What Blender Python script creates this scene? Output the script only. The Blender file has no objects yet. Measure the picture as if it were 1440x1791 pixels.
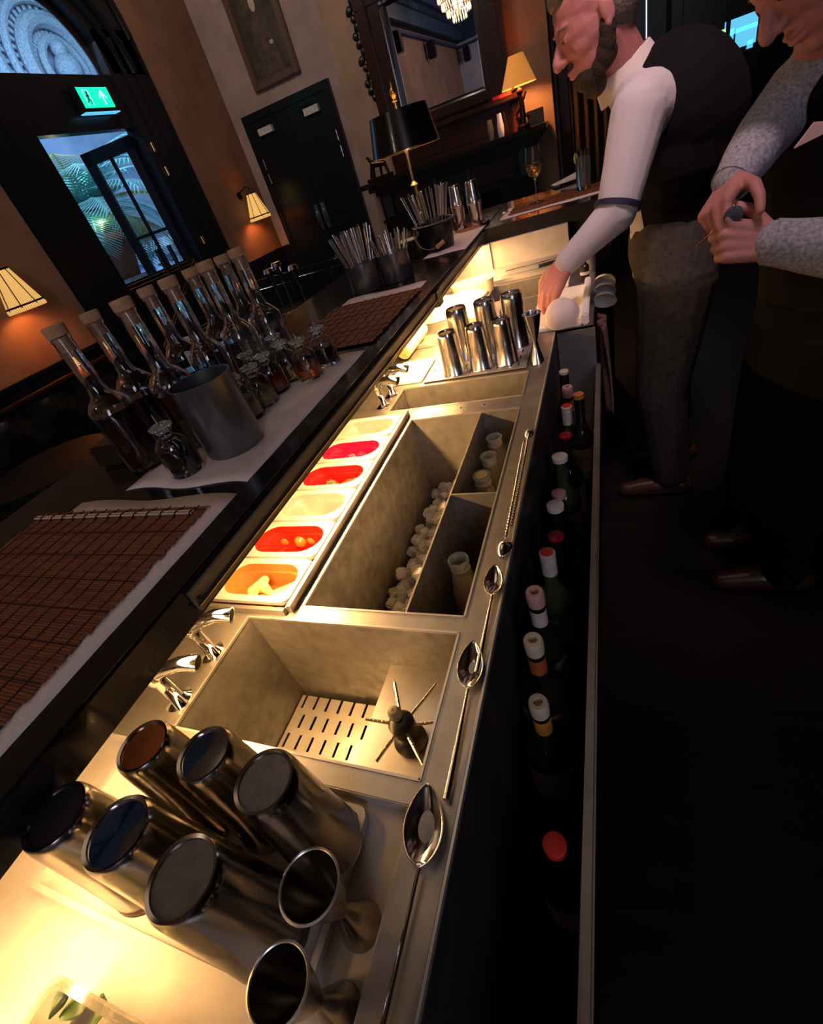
import bpy, bmesh, math, random
from mathutils import Vector, Matrix, Euler
random.seed(7)
PI = math.pi
sc = bpy.context.scene
col = sc.collection
# ------------------------------------------------------------------ camera
CA, CB, CC, CF = 5.13964104e-01, 9.51973063e-01, -3.47443862e-01, 823.13
R = Matrix.Rotation(CA, 3, 'Z') @ Matrix.Rotation(CB, 3, 'X') @ Matrix.Rotation(CC, 3, 'Z')
CP = Vector((0, 0, .53))
cam = bpy.data.objects.new('camera', bpy.data.cameras.new('camera'))
cam.matrix_world = Matrix.Translation(CP) @ R.to_4x4()
cam.data.sensor_fit = 'VERTICAL'; cam.data.sensor_height = 24; cam.data.lens = CF / 1791 * 24
cam.data.clip_start = .01
col.objects.link(cam); sc.camera = cam
def ray(x, y): return R @ Vector(((x - 720) / CF, -(y - 895.5) / CF, -1))
def az(x, y, z): d = ray(x, y); return CP + d * ((z - CP.z) / d.z)
def ay(x, y, Y): d = ray(x, y); return CP + d * (Y / d.y)
def ax(x, y, X): d = ray(x, y); return CP + d * (X / d.x)
FL = -.92
# ------------------------------------------------------------------ materials
def mat(name, base, rough=.5, metal=0, trans=0, noise=None, bump=0, emit=None, es=0, ior=1.45, coat=0, spec=None, nscale=8, stretch=None, rvar=0, sheen=0):
    m = bpy.data.materials.new(name); m.use_nodes = True
    nt = m.node_tree; b = nt.nodes['Principled BSDF']
    b.inputs['Base Color'].default_value = (*base, 1)
    b.inputs['Roughness'].default_value = rough; b.inputs['Metallic'].default_value = metal
    b.inputs['Transmission Weight'].default_value = trans; b.inputs['IOR'].default_value = ior
    b.inputs['Coat Weight'].default_value = coat
    b.inputs['Sheen Weight'].default_value = sheen
    if spec is not None: b.inputs['Specular IOR Level'].default_value = spec
    if emit: b.inputs['Emission Color'].default_value = (*emit, 1); b.inputs['Emission Strength'].default_value = es
    if noise or bump or rvar:
        tc = nt.nodes.new('ShaderNodeTexCoord'); mp = nt.nodes.new('ShaderNodeMapping')
        nt.links.new(tc.outputs['Object'], mp.inputs['Vector'])
        if stretch: mp.inputs['Scale'].default_value = stretch
        n = nt.nodes.new('ShaderNodeTexNoise'); n.inputs['Scale'].default_value = nscale; n.inputs['Detail'].default_value = 6
        nt.links.new(mp.outputs[0], n.inputs['Vector'])
        if noise:
            r = nt.nodes.new('ShaderNodeValToRGB'); r.color_ramp.elements[0].position = .35; r.color_ramp.elements[1].position = .68
            r.color_ramp.elements[0].color = (*base, 1); r.color_ramp.elements[1].color = (*noise, 1)
            nt.links.new(n.outputs['Fac'], r.inputs[0]); nt.links.new(r.outputs[0], b.inputs['Base Color'])
        if rvar:
            mr = nt.nodes.new('ShaderNodeMapRange'); mr.inputs['From Min'].default_value = .3; mr.inputs['From Max'].default_value = .7
            mr.inputs['To Min'].default_value = max(0, rough - rvar); mr.inputs['To Max'].default_value = rough + rvar
            nt.links.new(n.outputs['Fac'], mr.inputs[0]); nt.links.new(mr.outputs[0], b.inputs['Roughness'])
        if bump:
            bp = nt.nodes.new('ShaderNodeBump'); bp.inputs['Strength'].default_value = bump; bp.inputs['Distance'].default_value = .004
            nt.links.new(n.outputs['Fac'], bp.inputs['Height']); nt.links.new(bp.outputs[0], b.inputs['Normal'])
    return m
M = dict(
 steel=mat('brushed_steel', (.42, .40, .38), .38, .86, noise=(.28, .265, .25), nscale=14, rvar=.08, bump=.06),
 frontsteel=mat('dark_front_steel', (.10, .085, .07), .5, .7, noise=(.06, .05, .042), nscale=10), satin=mat('satin_steel', (.46, .44, .42), .6, .5, noise=(.38, .36, .34), nscale=18), tinsteel=mat('shaded_tin_steel', (.34, .32, .30), .2, 1, rvar=.07, nscale=25, bump=.05),  # tin steel is shaker steel darkened to paint in dark reflections
 sinksteel=mat('sink_steel', (.34, .325, .30), .42, .7, noise=(.22, .205, .185), nscale=40, rvar=.08, bump=.12),
 thinsteel=mat('pan_steel', (.55, .53, .50), .32, .75, rvar=.06, nscale=20),
 panhot=mat('pan_rim', (.62, .60, .57), .36, .5),
 shaker=mat('shaker_steel', (.58, .56, .54), .2, 1, rvar=.07, nscale=25, bump=.05),
 shakerbase=mat('shaker_base_grey', (.22, .2, .18), .5, .7, noise=(.17, .155, .14), nscale=120),
 orangebase=mat('shaker_base_orange_reflection', (.62, .2, .06), .3, .9, noise=(.45, .13, .04), nscale=12),  # orange tone colours in a reflection on one tin base
 chrome=mat('chrome', (.85, .85, .85), .06, 1),
 spoon=mat('spoon_steel', (.7, .68, .66), .16, 1),
 dull=mat('galvanised_steel', (.24, .24, .25), .28, .85, noise=(.17, .17, .18), nscale=60, bump=.1, stretch=(1, 1, .3)),
 glass=mat('clear_glass', (.96, .98, 1), .015, 0, 1),
 greenglass=mat('dark_green_glass', (.1, .13, .06), .05, 0, .6),
 blackglass=mat('dark_bottle_glass', (.012, .012, .008), .06, 0, .0, coat=.6),
 juiceglass=mat('frosted_bottle_glass', (.75, .75, .62), .12, 0, .7),  # frosted tint so the juice bottles show in the dark well
 clearb=mat('clear_bottle_glass', (.8, .85, .8), .04, 0, .9),
 cork=mat('cork', (.55, .33, .18), .85, noise=(.4, .22, .11), nscale=60, bump=.4),
 darkliq=mat('dark_red_liquor', (.02, .002, .001), .05, 0, .12),
 redliq=mat('red_liquor', (.55, .04, .01), .03, 0, .8), orangeliq=mat('orange_liquor', (.8, .22, .03), .03, 0, .8),
 amberliq=mat('amber_liquor', (.55, .3, .06), .03, 0, .75), oliveliq=mat('olive_liquor', (.3, .25, .05), .03, 0, .7),
 beige=mat('cloudy_cordial', (.55, .38, .2), .15, 0, .3), blackliq=mat('black_bitters', (.006, .004, .003), .05),
 juice=mat('lemon_juice', (.75, .6, .25), .3, 0, .15, noise=(.65, .5, .2)), juiceo=mat('orange_juice', (.75, .38, .06), .3, 0, .1),
 stone=mat('black_granite', (.005, .005, .006), .18, noise=(.010, .010, .012), nscale=90, coat=.3),
 blackpaint=mat('black_bar_paint', (.005, .005, .006), .6, spec=.25),
 strip=mat('bronze_anodised', (.17, .15, .125), .45, .7), 
 bamboo=mat('bamboo_brown', (.23, .07, .028), .5, noise=(.12, .035, .015), nscale=7, stretch=(1, 26, 1), bump=.2),
 thread=mat('dark_thread', (.02, .008, .006), .9),
 reed=mat('pale_reed', (.55, .42, .28), .6),
 paper=mat('napkin_paper', (.74, .62, .58), .9, noise=(.68, .56, .52), nscale=30, bump=.15),
 cloth=mat('white_cotton', (.8, .76, .68), .9, bump=.6, nscale=90),
 plastic=mat('white_plastic', (.78, .75, .68), .4), yellowp=mat('cream_plastic', (.8, .68, .42), .45),
 star=mat('amber_plastic', (.8, .42, .12), .45),
 black=mat('black_plastic', (.008, .008, .008), .3), rubber=mat('grey_nozzle', (.2, .17, .11), .35),
 ice=mat('ice', (.95, .96, .98), .2, 0, .45, ior=1.31, bump=.5, nscale=45),
 tomato=mat('tomato_skin', (.85, .13, .02), .12, coat=.5), strawb=mat('strawberry_skin', (.8, .02, .01), .3, bump=.7, nscale=260, noise=(.7, .06, .02)),
 rasp=mat('raspberry_skin', (.62, .005, .06), .35), leafy=mat('leaf_green', (.05, .10, .015), .5, noise=(.02, .05, .008), nscale=30),
 redpan=mat('red_plastic_pan', (.32, .012, .005), .3), pinkpan=mat('crimson_plastic_pan', (.36, .004, .035), .3),
 orangepan=mat('orange_plastic_pan', (.34, .12, .03), .32), redpan2=mat('scarlet_plastic_pan', (.36, .006, .008), .3),
 ginger=mat('ginger_flesh', (.8, .52, .2), .75, noise=(.66, .38, .12), nscale=40, bump=.8),
 mintb=mat('dried_peel', (.35, .3, .1), .8, noise=(.2, .16, .05)),
 wallL=mat('ochre_plaster', (.25, .13, .075), .85, noise=(.18, .09, .05), nscale=3, bump=.1),
 wallB=mat('mauve_plaster', (.36, .27, .24), .85, noise=(.27, .20, .18), nscale=4, bump=.1),
 wallbreast=mat('buff_plaster', (.36, .24, .16), .85, noise=(.28, .18, .12), nscale=4, bump=.1),
 dark=mat('dark_lacquer', (.006, .007, .009), .3), darkdoor=mat('door_lacquer', (.005, .008, .011), .28),
 mahog=mat('mahogany', (.035, .01, .006), .22, noise=(.018, .005, .004), nscale=5, stretch=(1, 1, 8), coat=.4),
 ebony=mat('ebonised_wood', (.01, .008, .008), .25, noise=(.004, .004, .004), nscale=9),
 carved=mat('carved_wood', (.012, .01, .01), .28, bump=1, nscale=40),
 floorw=mat('dark_floorboards', (.012, .008, .006), .4, noise=(.006, .004, .003), nscale=3, stretch=(1, 10, 1)),
 ceil=mat('ceiling_plaster', (.32, .2, .12), .8, noise=(.22, .13, .07), nscale=5), cornice=mat('cornice_blue', (.018, .034, .065), .6),
 wallrear=mat('lilac_plaster', (.5, .45, .46), .85, noise=(.42, .37, .37), nscale=3),
 mirror=mat('mirror_glass', (.85, .85, .87), .01, 1), gilt=mat('gilt', (.75, .5, .16), .3, 1), brass=mat('brass', (.8, .58, .25), .22, 1),
 bronze=mat('bronze_figure', (.05, .03, .02), .2, .9), shadeb=mat('black_shade', (.006, .005, .005), .25, coat=.3),
 shadein=mat('gold_lining', (.8, .5, .15), .4, emit=(1, .6, .2), es=.5),
 cut=mat('pipe_cut', (.7, .7, .7), .3, 1), leather=mat('black_leather', (.008, .008, .009), .22, bump=.3, nscale=50),
 skin=mat('skin', (.5, .22, .19), .5, noise=(.44, .18, .155), nscale=25, bump=.1), skinr=mat('ruddy_skin', (.55, .22, .2), .5, noise=(.47, .18, .16), nscale=25),
 hair=mat('grey_hair', (.16, .13, .11), .8, bump=1, nscale=160), beard=mat('dark_beard', (.03, .018, .012), .9, bump=1, nscale=200), hair2=mat('auburn_hair', (.12, .04, .02), .8, bump=1, nscale=150),
 shirt=mat('white_shirt', (.55, .51, .52), .85, bump=.5, nscale=40), shirt2=mat('striped_grey_shirt', (.42, .42, .46), .9, noise=(.2, .2, .24), nscale=160, bump=.4),
 vest=mat('black_waistcoat', (.004, .0035, .004), .9, spec=.2), trouser=mat('grey_check_trousers', (.045, .038, .03), .9, noise=(.022, .019, .015), nscale=60, bump=.3),
 apron=mat('black_apron', (.003, .003, .0035), .9, spec=.15), band=mat('navy_armband', (.015, .015, .04), .6), collar=mat('collar_white', (.75, .68, .6), .85),
 pocket=mat('pink_pocket_square', (.75, .5, .45), .8), leath=mat('brown_shoe', (.05, .02, .01), .3),
 wine=mat('white_wine', (.85, .68, .25), .02, 0, .9, ior=1.34), water=mat('fizzy_water', (.9, .9, .85), .1, 0, .9, ior=1.33, bump=.3, nscale=60), lime=mat('lime_slice', (.5, .6, .2), .5),
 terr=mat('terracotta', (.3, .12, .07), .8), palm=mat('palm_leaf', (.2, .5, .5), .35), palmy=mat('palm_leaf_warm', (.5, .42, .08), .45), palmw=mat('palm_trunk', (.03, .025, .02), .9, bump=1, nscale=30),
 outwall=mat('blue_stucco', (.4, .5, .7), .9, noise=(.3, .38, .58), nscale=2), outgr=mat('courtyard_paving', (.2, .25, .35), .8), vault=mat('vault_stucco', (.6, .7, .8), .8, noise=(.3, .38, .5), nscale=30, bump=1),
 exitg=mat('exit_sign_green', (.02, .5, .3), .4, emit=(.0, .75, .42), es=1.3), exitw=mat('exit_sign_symbol', (.5, .9, .8), .4, emit=(.4, 1, .8), es=1.5),
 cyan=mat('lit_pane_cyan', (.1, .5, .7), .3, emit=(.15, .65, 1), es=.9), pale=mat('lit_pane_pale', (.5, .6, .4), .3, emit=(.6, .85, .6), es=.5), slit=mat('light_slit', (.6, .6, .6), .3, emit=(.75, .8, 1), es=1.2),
 crystal=mat('crystal_drops', (1, .95, .85), .1, 0, .3, emit=(1, .85, .65), es=.35, bump=1, nscale=20),
 purple=mat('red_wax', (.35, .01, .02), .35), pinkcap=mat('pink_cap', (.6, .33, .3), .5), dustcloth=mat('dusky_cloth', (.13, .07, .055), .95), bodylab=mat('dark_label', (.22, .18, .14), .7, noise=(.12, .1, .08), nscale=50), figure=mat('painted_robe', (.045, .03, .022), .6, noise=(.09, .065, .045), nscale=22), creamcap=mat('cream_cap', (.62, .52, .36), .55), whitecap=mat('white_cap', (.8, .72, .64), .4),
 whitelab=mat('white_neck_label', (.66, .58, .52), .6, noise=(.55, .44, .4), nscale=70), orangelab=mat('orange_label', (.5, .13, .03), .6, noise=(.35, .07, .02), nscale=60), yellowlab=mat('amber_label', (.6, .25, .03), .6, noise=(.45, .15, .02), nscale=50),
 redlab=mat('red_label', (.6, .03, .02), .5), orangecap=mat('orange_cap', (.55, .18, .04), .5), tanwood=mat('turned_wood', (.45, .2, .08), .5), copper=mat('copper_tray', (.5, .25, .16), .25, 1),
 acrylic=mat('acrylic', (.9, .88, .75), .08, 0, .85), hole=mat('hole_black', (.004, .003, .003), .8), painting=mat('painting_canvas', (.03, .02, .016), .5, noise=(.07, .05, .035), nscale=9), face=mat('painted_face', (.45, .36, .32), .6), framew=mat('aged_frame', (.1, .06, .04), .4, bump=.8, nscale=60),
 navypaint=mat('green_marble', (.012, .03, .034), .3), card=mat('pale_blue', (.55, .62, .8), .7), tape=mat('closer_plate', (.5, .5, .45), .4),
)
def shade_mat(name, c, es):
    m = bpy.data.materials.new(name); m.use_nodes = True; nt = m.node_tree; b = nt.nodes['Principled BSDF']
    b.inputs['Base Color'].default_value = (*c, 1); b.inputs['Roughness'].default_value = .8
    tc = nt.nodes.new('ShaderNodeTexCoord'); gr = nt.nodes.new('ShaderNodeTexGradient'); gr.gradient_type = 'RADIAL'
    nt.links.new(tc.outputs['Object'], gr.inputs[0])
    mu = nt.nodes.new('ShaderNodeMath'); mu.operation = 'MULTIPLY'; mu.inputs[1].default_value = 60 * 2 * PI
    nt.links.new(gr.outputs['Fac'], mu.inputs[0]); si = nt.nodes.new('ShaderNodeMath'); si.operation = 'SINE'; nt.links.new(mu.outputs[0], si.inputs[0])
    mr = nt.nodes.new('ShaderNodeMapRange'); mr.inputs['From Min'].default_value = -1; mr.inputs['To Min'].default_value = es * .2; mr.inputs['To Max'].default_value = es
    nt.links.new(si.outputs[0], mr.inputs[0]); nt.links.new(mr.outputs[0], b.inputs['Emission Strength'])
    b.inputs['Emission Color'].default_value = (*c, 1)
    return m
M['shade'] = shade_mat('pleated_lit_shade', (1, .56, .16), 1.05)
M['shadeo'] = shade_mat('amber_lit_shade', (1, .36, .07), .75)
# ------------------------------------------------------------------ mesh helpers
class MB:
    def __init__(s): s.bm = bmesh.new()
    def box(s, x0, x1, y0, y1, z0, z1, bev=0, mtx=None):
        b2 = bmesh.new(); bmesh.ops.create_cube(b2, size=1)
        for v in b2.verts: v.co = Vector(((x0 + x1) / 2 + v.co.x * (x1 - x0), (y0 + y1) / 2 + v.co.y * (y1 - y0), (z0 + z1) / 2 + v.co.z * (z1 - z0)))
        if bev: bmesh.ops.bevel(b2, geom=b2.edges[:], offset=bev, segments=2, affect='EDGES', clamp_overlap=True)
        if mtx: bmesh.ops.transform(b2, matrix=mtx, verts=b2.verts)
        s.add(b2); return s
    def add(s, b2):
        me = bpy.data.meshes.new('tmp'); b2.to_mesh(me); b2.free(); s.bm.from_mesh(me); bpy.data.meshes.remove(me)
    def loft(s, rings, caps=True, closed=True):
        vs = [[s.bm.verts.new(p) for p in r] for r in rings]
        n = len(vs[0])
        for a, b in zip(vs, vs[1:]):
            for i in range(n if closed else n - 1):
                j = (i + 1) % n
                try: s.bm.faces.new((a[i], a[j], b[j], b[i]))
                except ValueError: pass
        if caps and closed:
            for r in (vs[0], vs[-1]):
                try: s.bm.faces.new(r)
                except ValueError: pass
        return s
    def lathe(s, prof, n=32, c=(0, 0, 0), caps=True, mtx=None, sx=1, sy=1, rib=0, nr=0):
        rings = []
        for r, z in prof:
            ring = []
            for i in range(n):
                t = 2 * PI * i / n; q = max(r, 1e-4) * (1 + (rib * (1 if i % 2 else -1) if rib else 0))
                p = Vector((c[0] + q * math.cos(t) * sx, c[1] + q * math.sin(t) * sy, c[2] + z))
                ring.append(mtx @ p if mtx else p)
            rings.append(ring)
        return s.loft(rings, caps)
    def tube(s, pts, r, n=10, caps=True):
        pts = [Vector(p) for p in pts]; rs = r if isinstance(r, (list, tuple)) else [r] * len(pts)
        rings = []; up = None
        for i, p in enumerate(pts):
            d = (pts[min(i + 1, len(pts) - 1)] - pts[max(i - 1, 0)]).normalized()
            if up is None: up = Vector((0, 0, 1)) if abs(d.z) < .9 else Vector((1, 0, 0))
            u = d.cross(up).normalized(); w = u.cross(d).normalized(); up = w
            rings.append([p + (u * math.cos(2 * PI * k / n) + w * math.sin(2 * PI * k / n)) * rs[i] for k in range(n)])
        return s.loft(rings, caps)
    def sphere(s, c, r, n=16, sc3=(1, 1, 1), rot=None):
        b2 = bmesh.new(); bmesh.ops.create_uvsphere(b2, u_segments=n, v_segments=max(6, n // 2), radius=1)
        m = Matrix.Translation(c) @ (rot.to_4x4() if rot else Matrix()) @ Matrix.Diagonal((r * sc3[0], r * sc3[1], r * sc3[2], 1))
        bmesh.ops.transform(b2, matrix=m, verts=b2.verts); s.add(b2); return s
    def prism(s, poly, a, b, axis='z'):
        f = {'z': lambda p, t: (p[0], p[1], t), 'x': lambda p, t: (t, p[0], p[1]), 'y': lambda p, t: (p[0], t, p[1])}[axis]
        return s.loft([[Vector(f(p, a)) for p in poly], [Vector(f(p, b)) for p in poly]])
    def cone(s, a, b, ra, rb, n=14):
        a = Vector(a); b = Vector(b); return s.tube([a, b], [ra, rb], n)
    def grid(s, f, nu, nv):
        vs = [[s.bm.verts.new(f(i / nu, j / nv)) for j in range(nv + 1)] for i in range(nu + 1)]
        for i in range(nu):
            for j in range(nv): s.bm.faces.new((vs[i][j], vs[i + 1][j], vs[i + 1][j + 1], vs[i][j + 1]))
        return s
    def build(s, name, m, parent=None, smooth=True, loc=None, rot=None, solid=0, angle=40):
        bmesh.ops.remove_doubles(s.bm, verts=s.bm.verts, dist=1e-6)
        bmesh.ops.recalc_face_normals(s.bm, faces=s.bm.faces)
        me = bpy.data.meshes.new(name); s.bm.to_mesh(me); s.bm.free()
        mm = M[m] if isinstance(m, str) else m
        me.materials.append(mm)
        o = bpy.data.objects.new(name, me); col.objects.link(o)
        if smooth:
            me.polygons.foreach_set('use_smooth', [True] * len(me.polygons))
            try: me.set_sharp_from_angle(angle=math.radians(angle))
            except Exception: pass
        if parent: o.parent = parent
        if loc is not None: o.location = loc
        if rot is not None: o.rotation_euler = rot
        if solid:
            sm = o.modifiers.new('solid', 'SOLIDIFY'); sm.thickness = solid; sm.offset = -1
        return o
def tag(o, label=None, cat=None, group=None, kind=None):
    if label: o['label'] = label
    if cat: o['category'] = cat
    if group: o['group'] = group
    if kind: o['kind'] = kind
    return o
def thing(name, label, cat, loc=(0, 0, 0), rot=(0, 0, 0), group=None):
    o = bpy.data.objects.new(name, None); o.empty_display_size = .05; col.objects.link(o)
    o.location = loc; o.rotation_euler = rot
    return tag(o, label, cat, group)
def struct(name, mb, m, **k):
    o = mb.build(name, m, **k); o['kind'] = 'structure'; return o
def dup(root, loc, rot=None, label=None, group=None):
    r = root.copy(); col.objects.link(r); r.location = loc
    if rot is not None: r.rotation_euler = rot
    if label: r['label'] = label
    if group: r['group'] = group
    for ch in list(root.children):
        c = ch.copy(); col.objects.link(c); c.parent = r
        for g in list(ch.children):
            d = g.copy(); col.objects.link(d); d.parent = c
    return r
def sheet(mb, x0, x1, y0, y1, holes, z, th):
    xs = sorted({x0, x1, *[h[0] for h in holes], *[h[1] for h in holes]}); ys = sorted({y0, y1, *[h[2] for h in holes], *[h[3] for h in holes]})
    cells = set()
    for i in range(len(xs) - 1):
        for j in range(len(ys) - 1):
            cx = (xs[i] + xs[i + 1]) / 2; cy = (ys[j] + ys[j + 1]) / 2
            if not any(h[0] < cx < h[1] and h[2] < cy < h[3] for h in holes): cells.add((i, j))
    bm = mb.bm; V = {}
    def v(i, j, k):
        if (i, j, k) not in V: V[(i, j, k)] = bm.verts.new((xs[i], ys[j], z - k * th))
        return V[(i, j, k)]
    for (i, j) in cells:
        bm.faces.new((v(i, j, 0), v(i + 1, j, 0), v(i + 1, j + 1, 0), v(i, j + 1, 0)))
        bm.faces.new((v(i, j, 1), v(i, j + 1, 1), v(i + 1, j + 1, 1), v(i + 1, j, 1)))
        for (di, dj, a, b) in ((-1, 0, (i, j), (i, j + 1)), (1, 0, (i + 1, j), (i + 1, j + 1)), (0, -1, (i, j), (i + 1, j)), (0, 1, (i, j + 1), (i + 1, j + 1))):
            if (i + di, j + dj) not in cells:
                bm.faces.new((v(*a, 0), v(*b, 0), v(*b, 1), v(*a, 1)))
    return mb
def basin(x0, x1, y0, y1, z0, z1, t=.003):
    x0 += .0015; x1 -= .0015; y0 += .0015; y1 -= .0015
    mb = MB()   # open-topped box: inner faces, with outer skin
    for (a, b, c, d) in ((x0 - t, x0, y0 - t, y1 + t), (x1, x1 + t, y0 - t, y1 + t), (x0, x1, y0 - t, y0), (x0, x1, y1, y1 + t)): mb.box(a, b, c, d, z0 - t, z1)
    mb.box(x0, x1, y0, y1, z0 - t, z0)
    return mb
def stadium(cx, cy, w, h, n=10):   # w along x (long), h along y
    r = h / 2; pts = []
    for i in range(n + 1): t = -PI / 2 + PI * i / n; pts.append((cx + w / 2 - r + r * math.cos(t), cy + r * math.sin(t)))
    for i in range(n + 1): t = PI / 2 + PI * i / n; pts.append((cx - w / 2 + r + r * math.cos(t), cy + r * math.sin(t)))
    return pts
def rrect(x0, x1, y0, y1, r, n=5):
    pts = []
    for (cx, cy, t0) in ((x1 - r, y0 + r, -PI / 2), (x1 - r, y1 - r, 0), (x0 + r, y1 - r, PI / 2), (x0 + r, y0 + r, PI)):
        for i in range(n + 1): t = t0 + PI / 2 * i / n; pts.append((cx + r * math.cos(t), cy + r * math.sin(t)))
    return pts
def remeshed(mb, name, m, parent, voxel=.005, sm=6):
    o = mb.build(name, m, None, smooth=False)
    r = o.modifiers.new('r', 'REMESH'); r.mode = 'VOXEL'; r.voxel_size = voxel; r.use_smooth_shade = True
    s = o.modifiers.new('s', 'SMOOTH'); s.iterations = sm; s.factor = .5
    dg = bpy.context.evaluated_depsgraph_get(); ev = o.evaluated_get(dg); me = bpy.data.meshes.new_from_object(ev)
    o.modifiers.clear(); old = o.data; o.data = me; bpy.data.meshes.remove(old)
    me.materials.clear(); me.materials.append(M[m]); me.polygons.foreach_set('use_smooth', [True] * len(me.polygons))
    o.name = name; o.parent = parent
    return o
def area(name, loc, size, power, colr, direction, sy=None, spread=None):
    l = bpy.data.lights.new(name, 'AREA'); l.shape = 'RECTANGLE'; l.size = size; l.size_y = sy or size; l.energy = power; l.color = colr
    if spread: l.spread = spread
    o = bpy.data.objects.new(name, l); col.objects.link(o); o.location = loc; o.rotation_euler = Vector(direction).to_track_quat('-Z', 'Y').to_euler()
    return o
def point(name, loc, power, colr, r=.03):
    l = bpy.data.lights.new(name, 'POINT'); l.energy = power; l.color = colr; l.shadow_soft_size = r
    o = bpy.data.objects.new(name, l); col.objects.link(o); o.location = loc; return o
LEDP = 13
# ------------------------------------------------------------------ back counter (steel cocktail station)
YE = 2.44
cs = thing('steel_cocktail_station', 'long brushed steel cocktail station with sinks and ice well beneath the dark bar', 'bar station', (0, 0, 0))
NS = (-.587, -.207, .18, .378); IW = (-.488, -.205, .405, 1.03); PN = (-.70, -.512, .395, 1.052); FS = (-.577, -.206, 1.09, 1.232); LW = (-.46, -.22, 1.90, 2.16); DR = (-.74, -.208, -.40, .155)
mb = MB(); sheet(mb, -.84, -.157, -.45, 1.49, [NS, IW, PN, FS, DR], 0, .012)
mb.build('worktop', 'steel', cs, smooth=False)
mb = MB(); sheet(mb, -.84, -.05, 1.49, YE, [LW], 0, .012); mb.build('worktop', 'steel', cs, smooth=False)
mb = MB(); mb.box(-.160, -.157, -.45, 1.49, -.70, -.012); mb.box(-.157, -.05, 1.49, 1.494, -.5, -.0); mb.box(-.055, -.05, 1.494, YE, -.6, -.012); mb.build('front_panel', 'frontsteel', cs, smooth=False)  # front panels in a darker steel than the basins
basin(NS[0], NS[1], NS[2], NS[3], -.25, -.001).build('sink_basin', 'sinksteel', cs, smooth=False)
basin(IW[0], IW[1], IW[2], IW[3], -.262, -.001).build('ice_well', 'sinksteel', cs, smooth=False)
basin(FS[0], FS[1], FS[2], FS[3], -.22, -.001).build('sink_basin', 'sinksteel', cs, smooth=False)
basin(LW[0], LW[1], LW[2], LW[3], -.16, -.001).build('storage_well', 'sinksteel', cs, smooth=False)
basin(DR[0], DR[1], DR[2], DR[3], -.022, -.001).build('drain_recess', 'satin', cs, smooth=False)
basin(PN[0], PN[1], PN[2], PN[3], -.14, -.001).build('pan_recess', 'sinksteel', cs, smooth=False)
# thin raised hems around openings
mb = MB()
for (a, b, c, d) in (NS, IW, FS, LW):
    h = .0022
    for q in ((a - .001, a + .0022, c, d), (b - .0022, b + .001, c, d), (a, b, c - .001, c + .0022), (a, b, d - .0022, d + .001)): mb.box(*q, -.003, .0014)
mb.tube([(-.1575, -.45, 0), (-.1575, 1.487, 0)], .0028, 6)
mb.build('rolled_edge', 'thinsteel', cs)
# splashback under the bar
mb = MB(); mb.box(-.845, -.84, -.45, YE, -.02, .124); mb.build('splashback', 'steel', cs, smooth=False)
mb = MB(); mb.box(-.50, -.16, YE - .02, YE, .0, .124); mb.box(-.84, -.50, YE - .035, YE, .0, .124); mb.build('splashback', 'satin', cs, smooth=False); mb = MB(); mb.box(-.84, -.10, YE - .25, YE - .022, .0005, .014); mb.build('rear_ledge', 'satin', cs, smooth=False)
# divider plates in ice well
mb = MB(); mb.box(-.302, -.299, IW[2], IW[3], -.26, -.002); mb.box(-.299, IW[1], .700, .703, -.26, -.002); mb.build('divider', 'sinksteel', cs, smooth=False)
# perforated floor of near sink with real slots
mb = MB(); holes = []
for i in range(9):
    for j in range(5):
        x = -.575 + .027 * i + (.0135 if j % 2 else 0); y = .19 + .038 * j
        if x < -.33: holes.append((x, x + .005, y, y + .026))
sheet(mb, NS[0] + .004, -.32, NS[2] + .003, NS[3] - .012, holes, -.232, .002); mb.build('perforated_floor', 'thinsteel', cs, smooth=False)
MB().box(NS[0], NS[1], NS[2], NS[3], -.2495, -.248).build('sink_bottom', 'hole', cs, smooth=False)
# rinser shelf
mb = MB(); mb.box(-.347, -.208, .181, .3775, -.104, -.100); mb.box(-.347, -.344, .181, .3775, -.115, -.1035); mb.build('rinser_shelf', 'steel', cs, smooth=False)
# far drainer plate with slots
holes = [(-.50 + .02 * i, -.50 + .02 * i + .004, 1.262 + .045 * j, 1.262 + .045 * j + .026) for i in range(14) for j in range(5)]
mb = MB(); sheet(mb, -.515, -.215, 1.245, 1.50, holes, .0065, .002); mb.build('drainer_plate', 'thinsteel', cs, smooth=False)
MB().box(-.514, -.216, 1.246, 1.499, .0002, .0035).build('drainer_backing', 'hole', cs, smooth=False)
mb = MB()
for (x, y) in ((-.186, .16), (-.36, 1.062), (-.30, 1.065)): mb.lathe([(0, 0), (.004, 0), (.004, .0012), (0, .002)], 12, (x, y, 0))
mb.build('rivet', 'chrome', cs)
# cup rinser in sink
rn = thing('glass_rinser', 'black hub with six thin steel arms standing on the shelf inside the near sink', 'glass rinser', (-.2735, .262, -.0998))
mb = MB(); mb.lathe([(0, 0), (.023, 0), (.024, .006), (.017, .012), (.013, .02), (.013, .034), (.018, .037), (.018, .052), (.012, .056), (0, .056)], 28); mb.build('hub', 'black', rn)
for p in ((690, 1193), (764, 1195), (766, 1262), (740, 1338), (658, 1332), (640, 1257)):
    e = az(*p, -.052) - Vector((-.2735, .262, -.0998)); d = Vector((e.x, e.y, 0)).normalized()
    mb = MB(); s = d * .012; mb.tube([(s.x, s.y, .045), (e.x, e.y, .047)], .0024, 8)
    for k in range(5):
        q = s.lerp(Vector((e.x, e.y, 0)), .25 + k * .15); mb.sphere((q.x, q.y, .0475), .0016, 6)
    mb.build('spray_arm', 'spoon', rn)
mb = MB(); mb.lathe([(0, 0), (.009, 0), (.009, .012), (.006, .017), (.0015, .018), (0, .014)], 16, (-.008, .006, .055)); mb.build('nozzle', 'rubber', rn)
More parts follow.
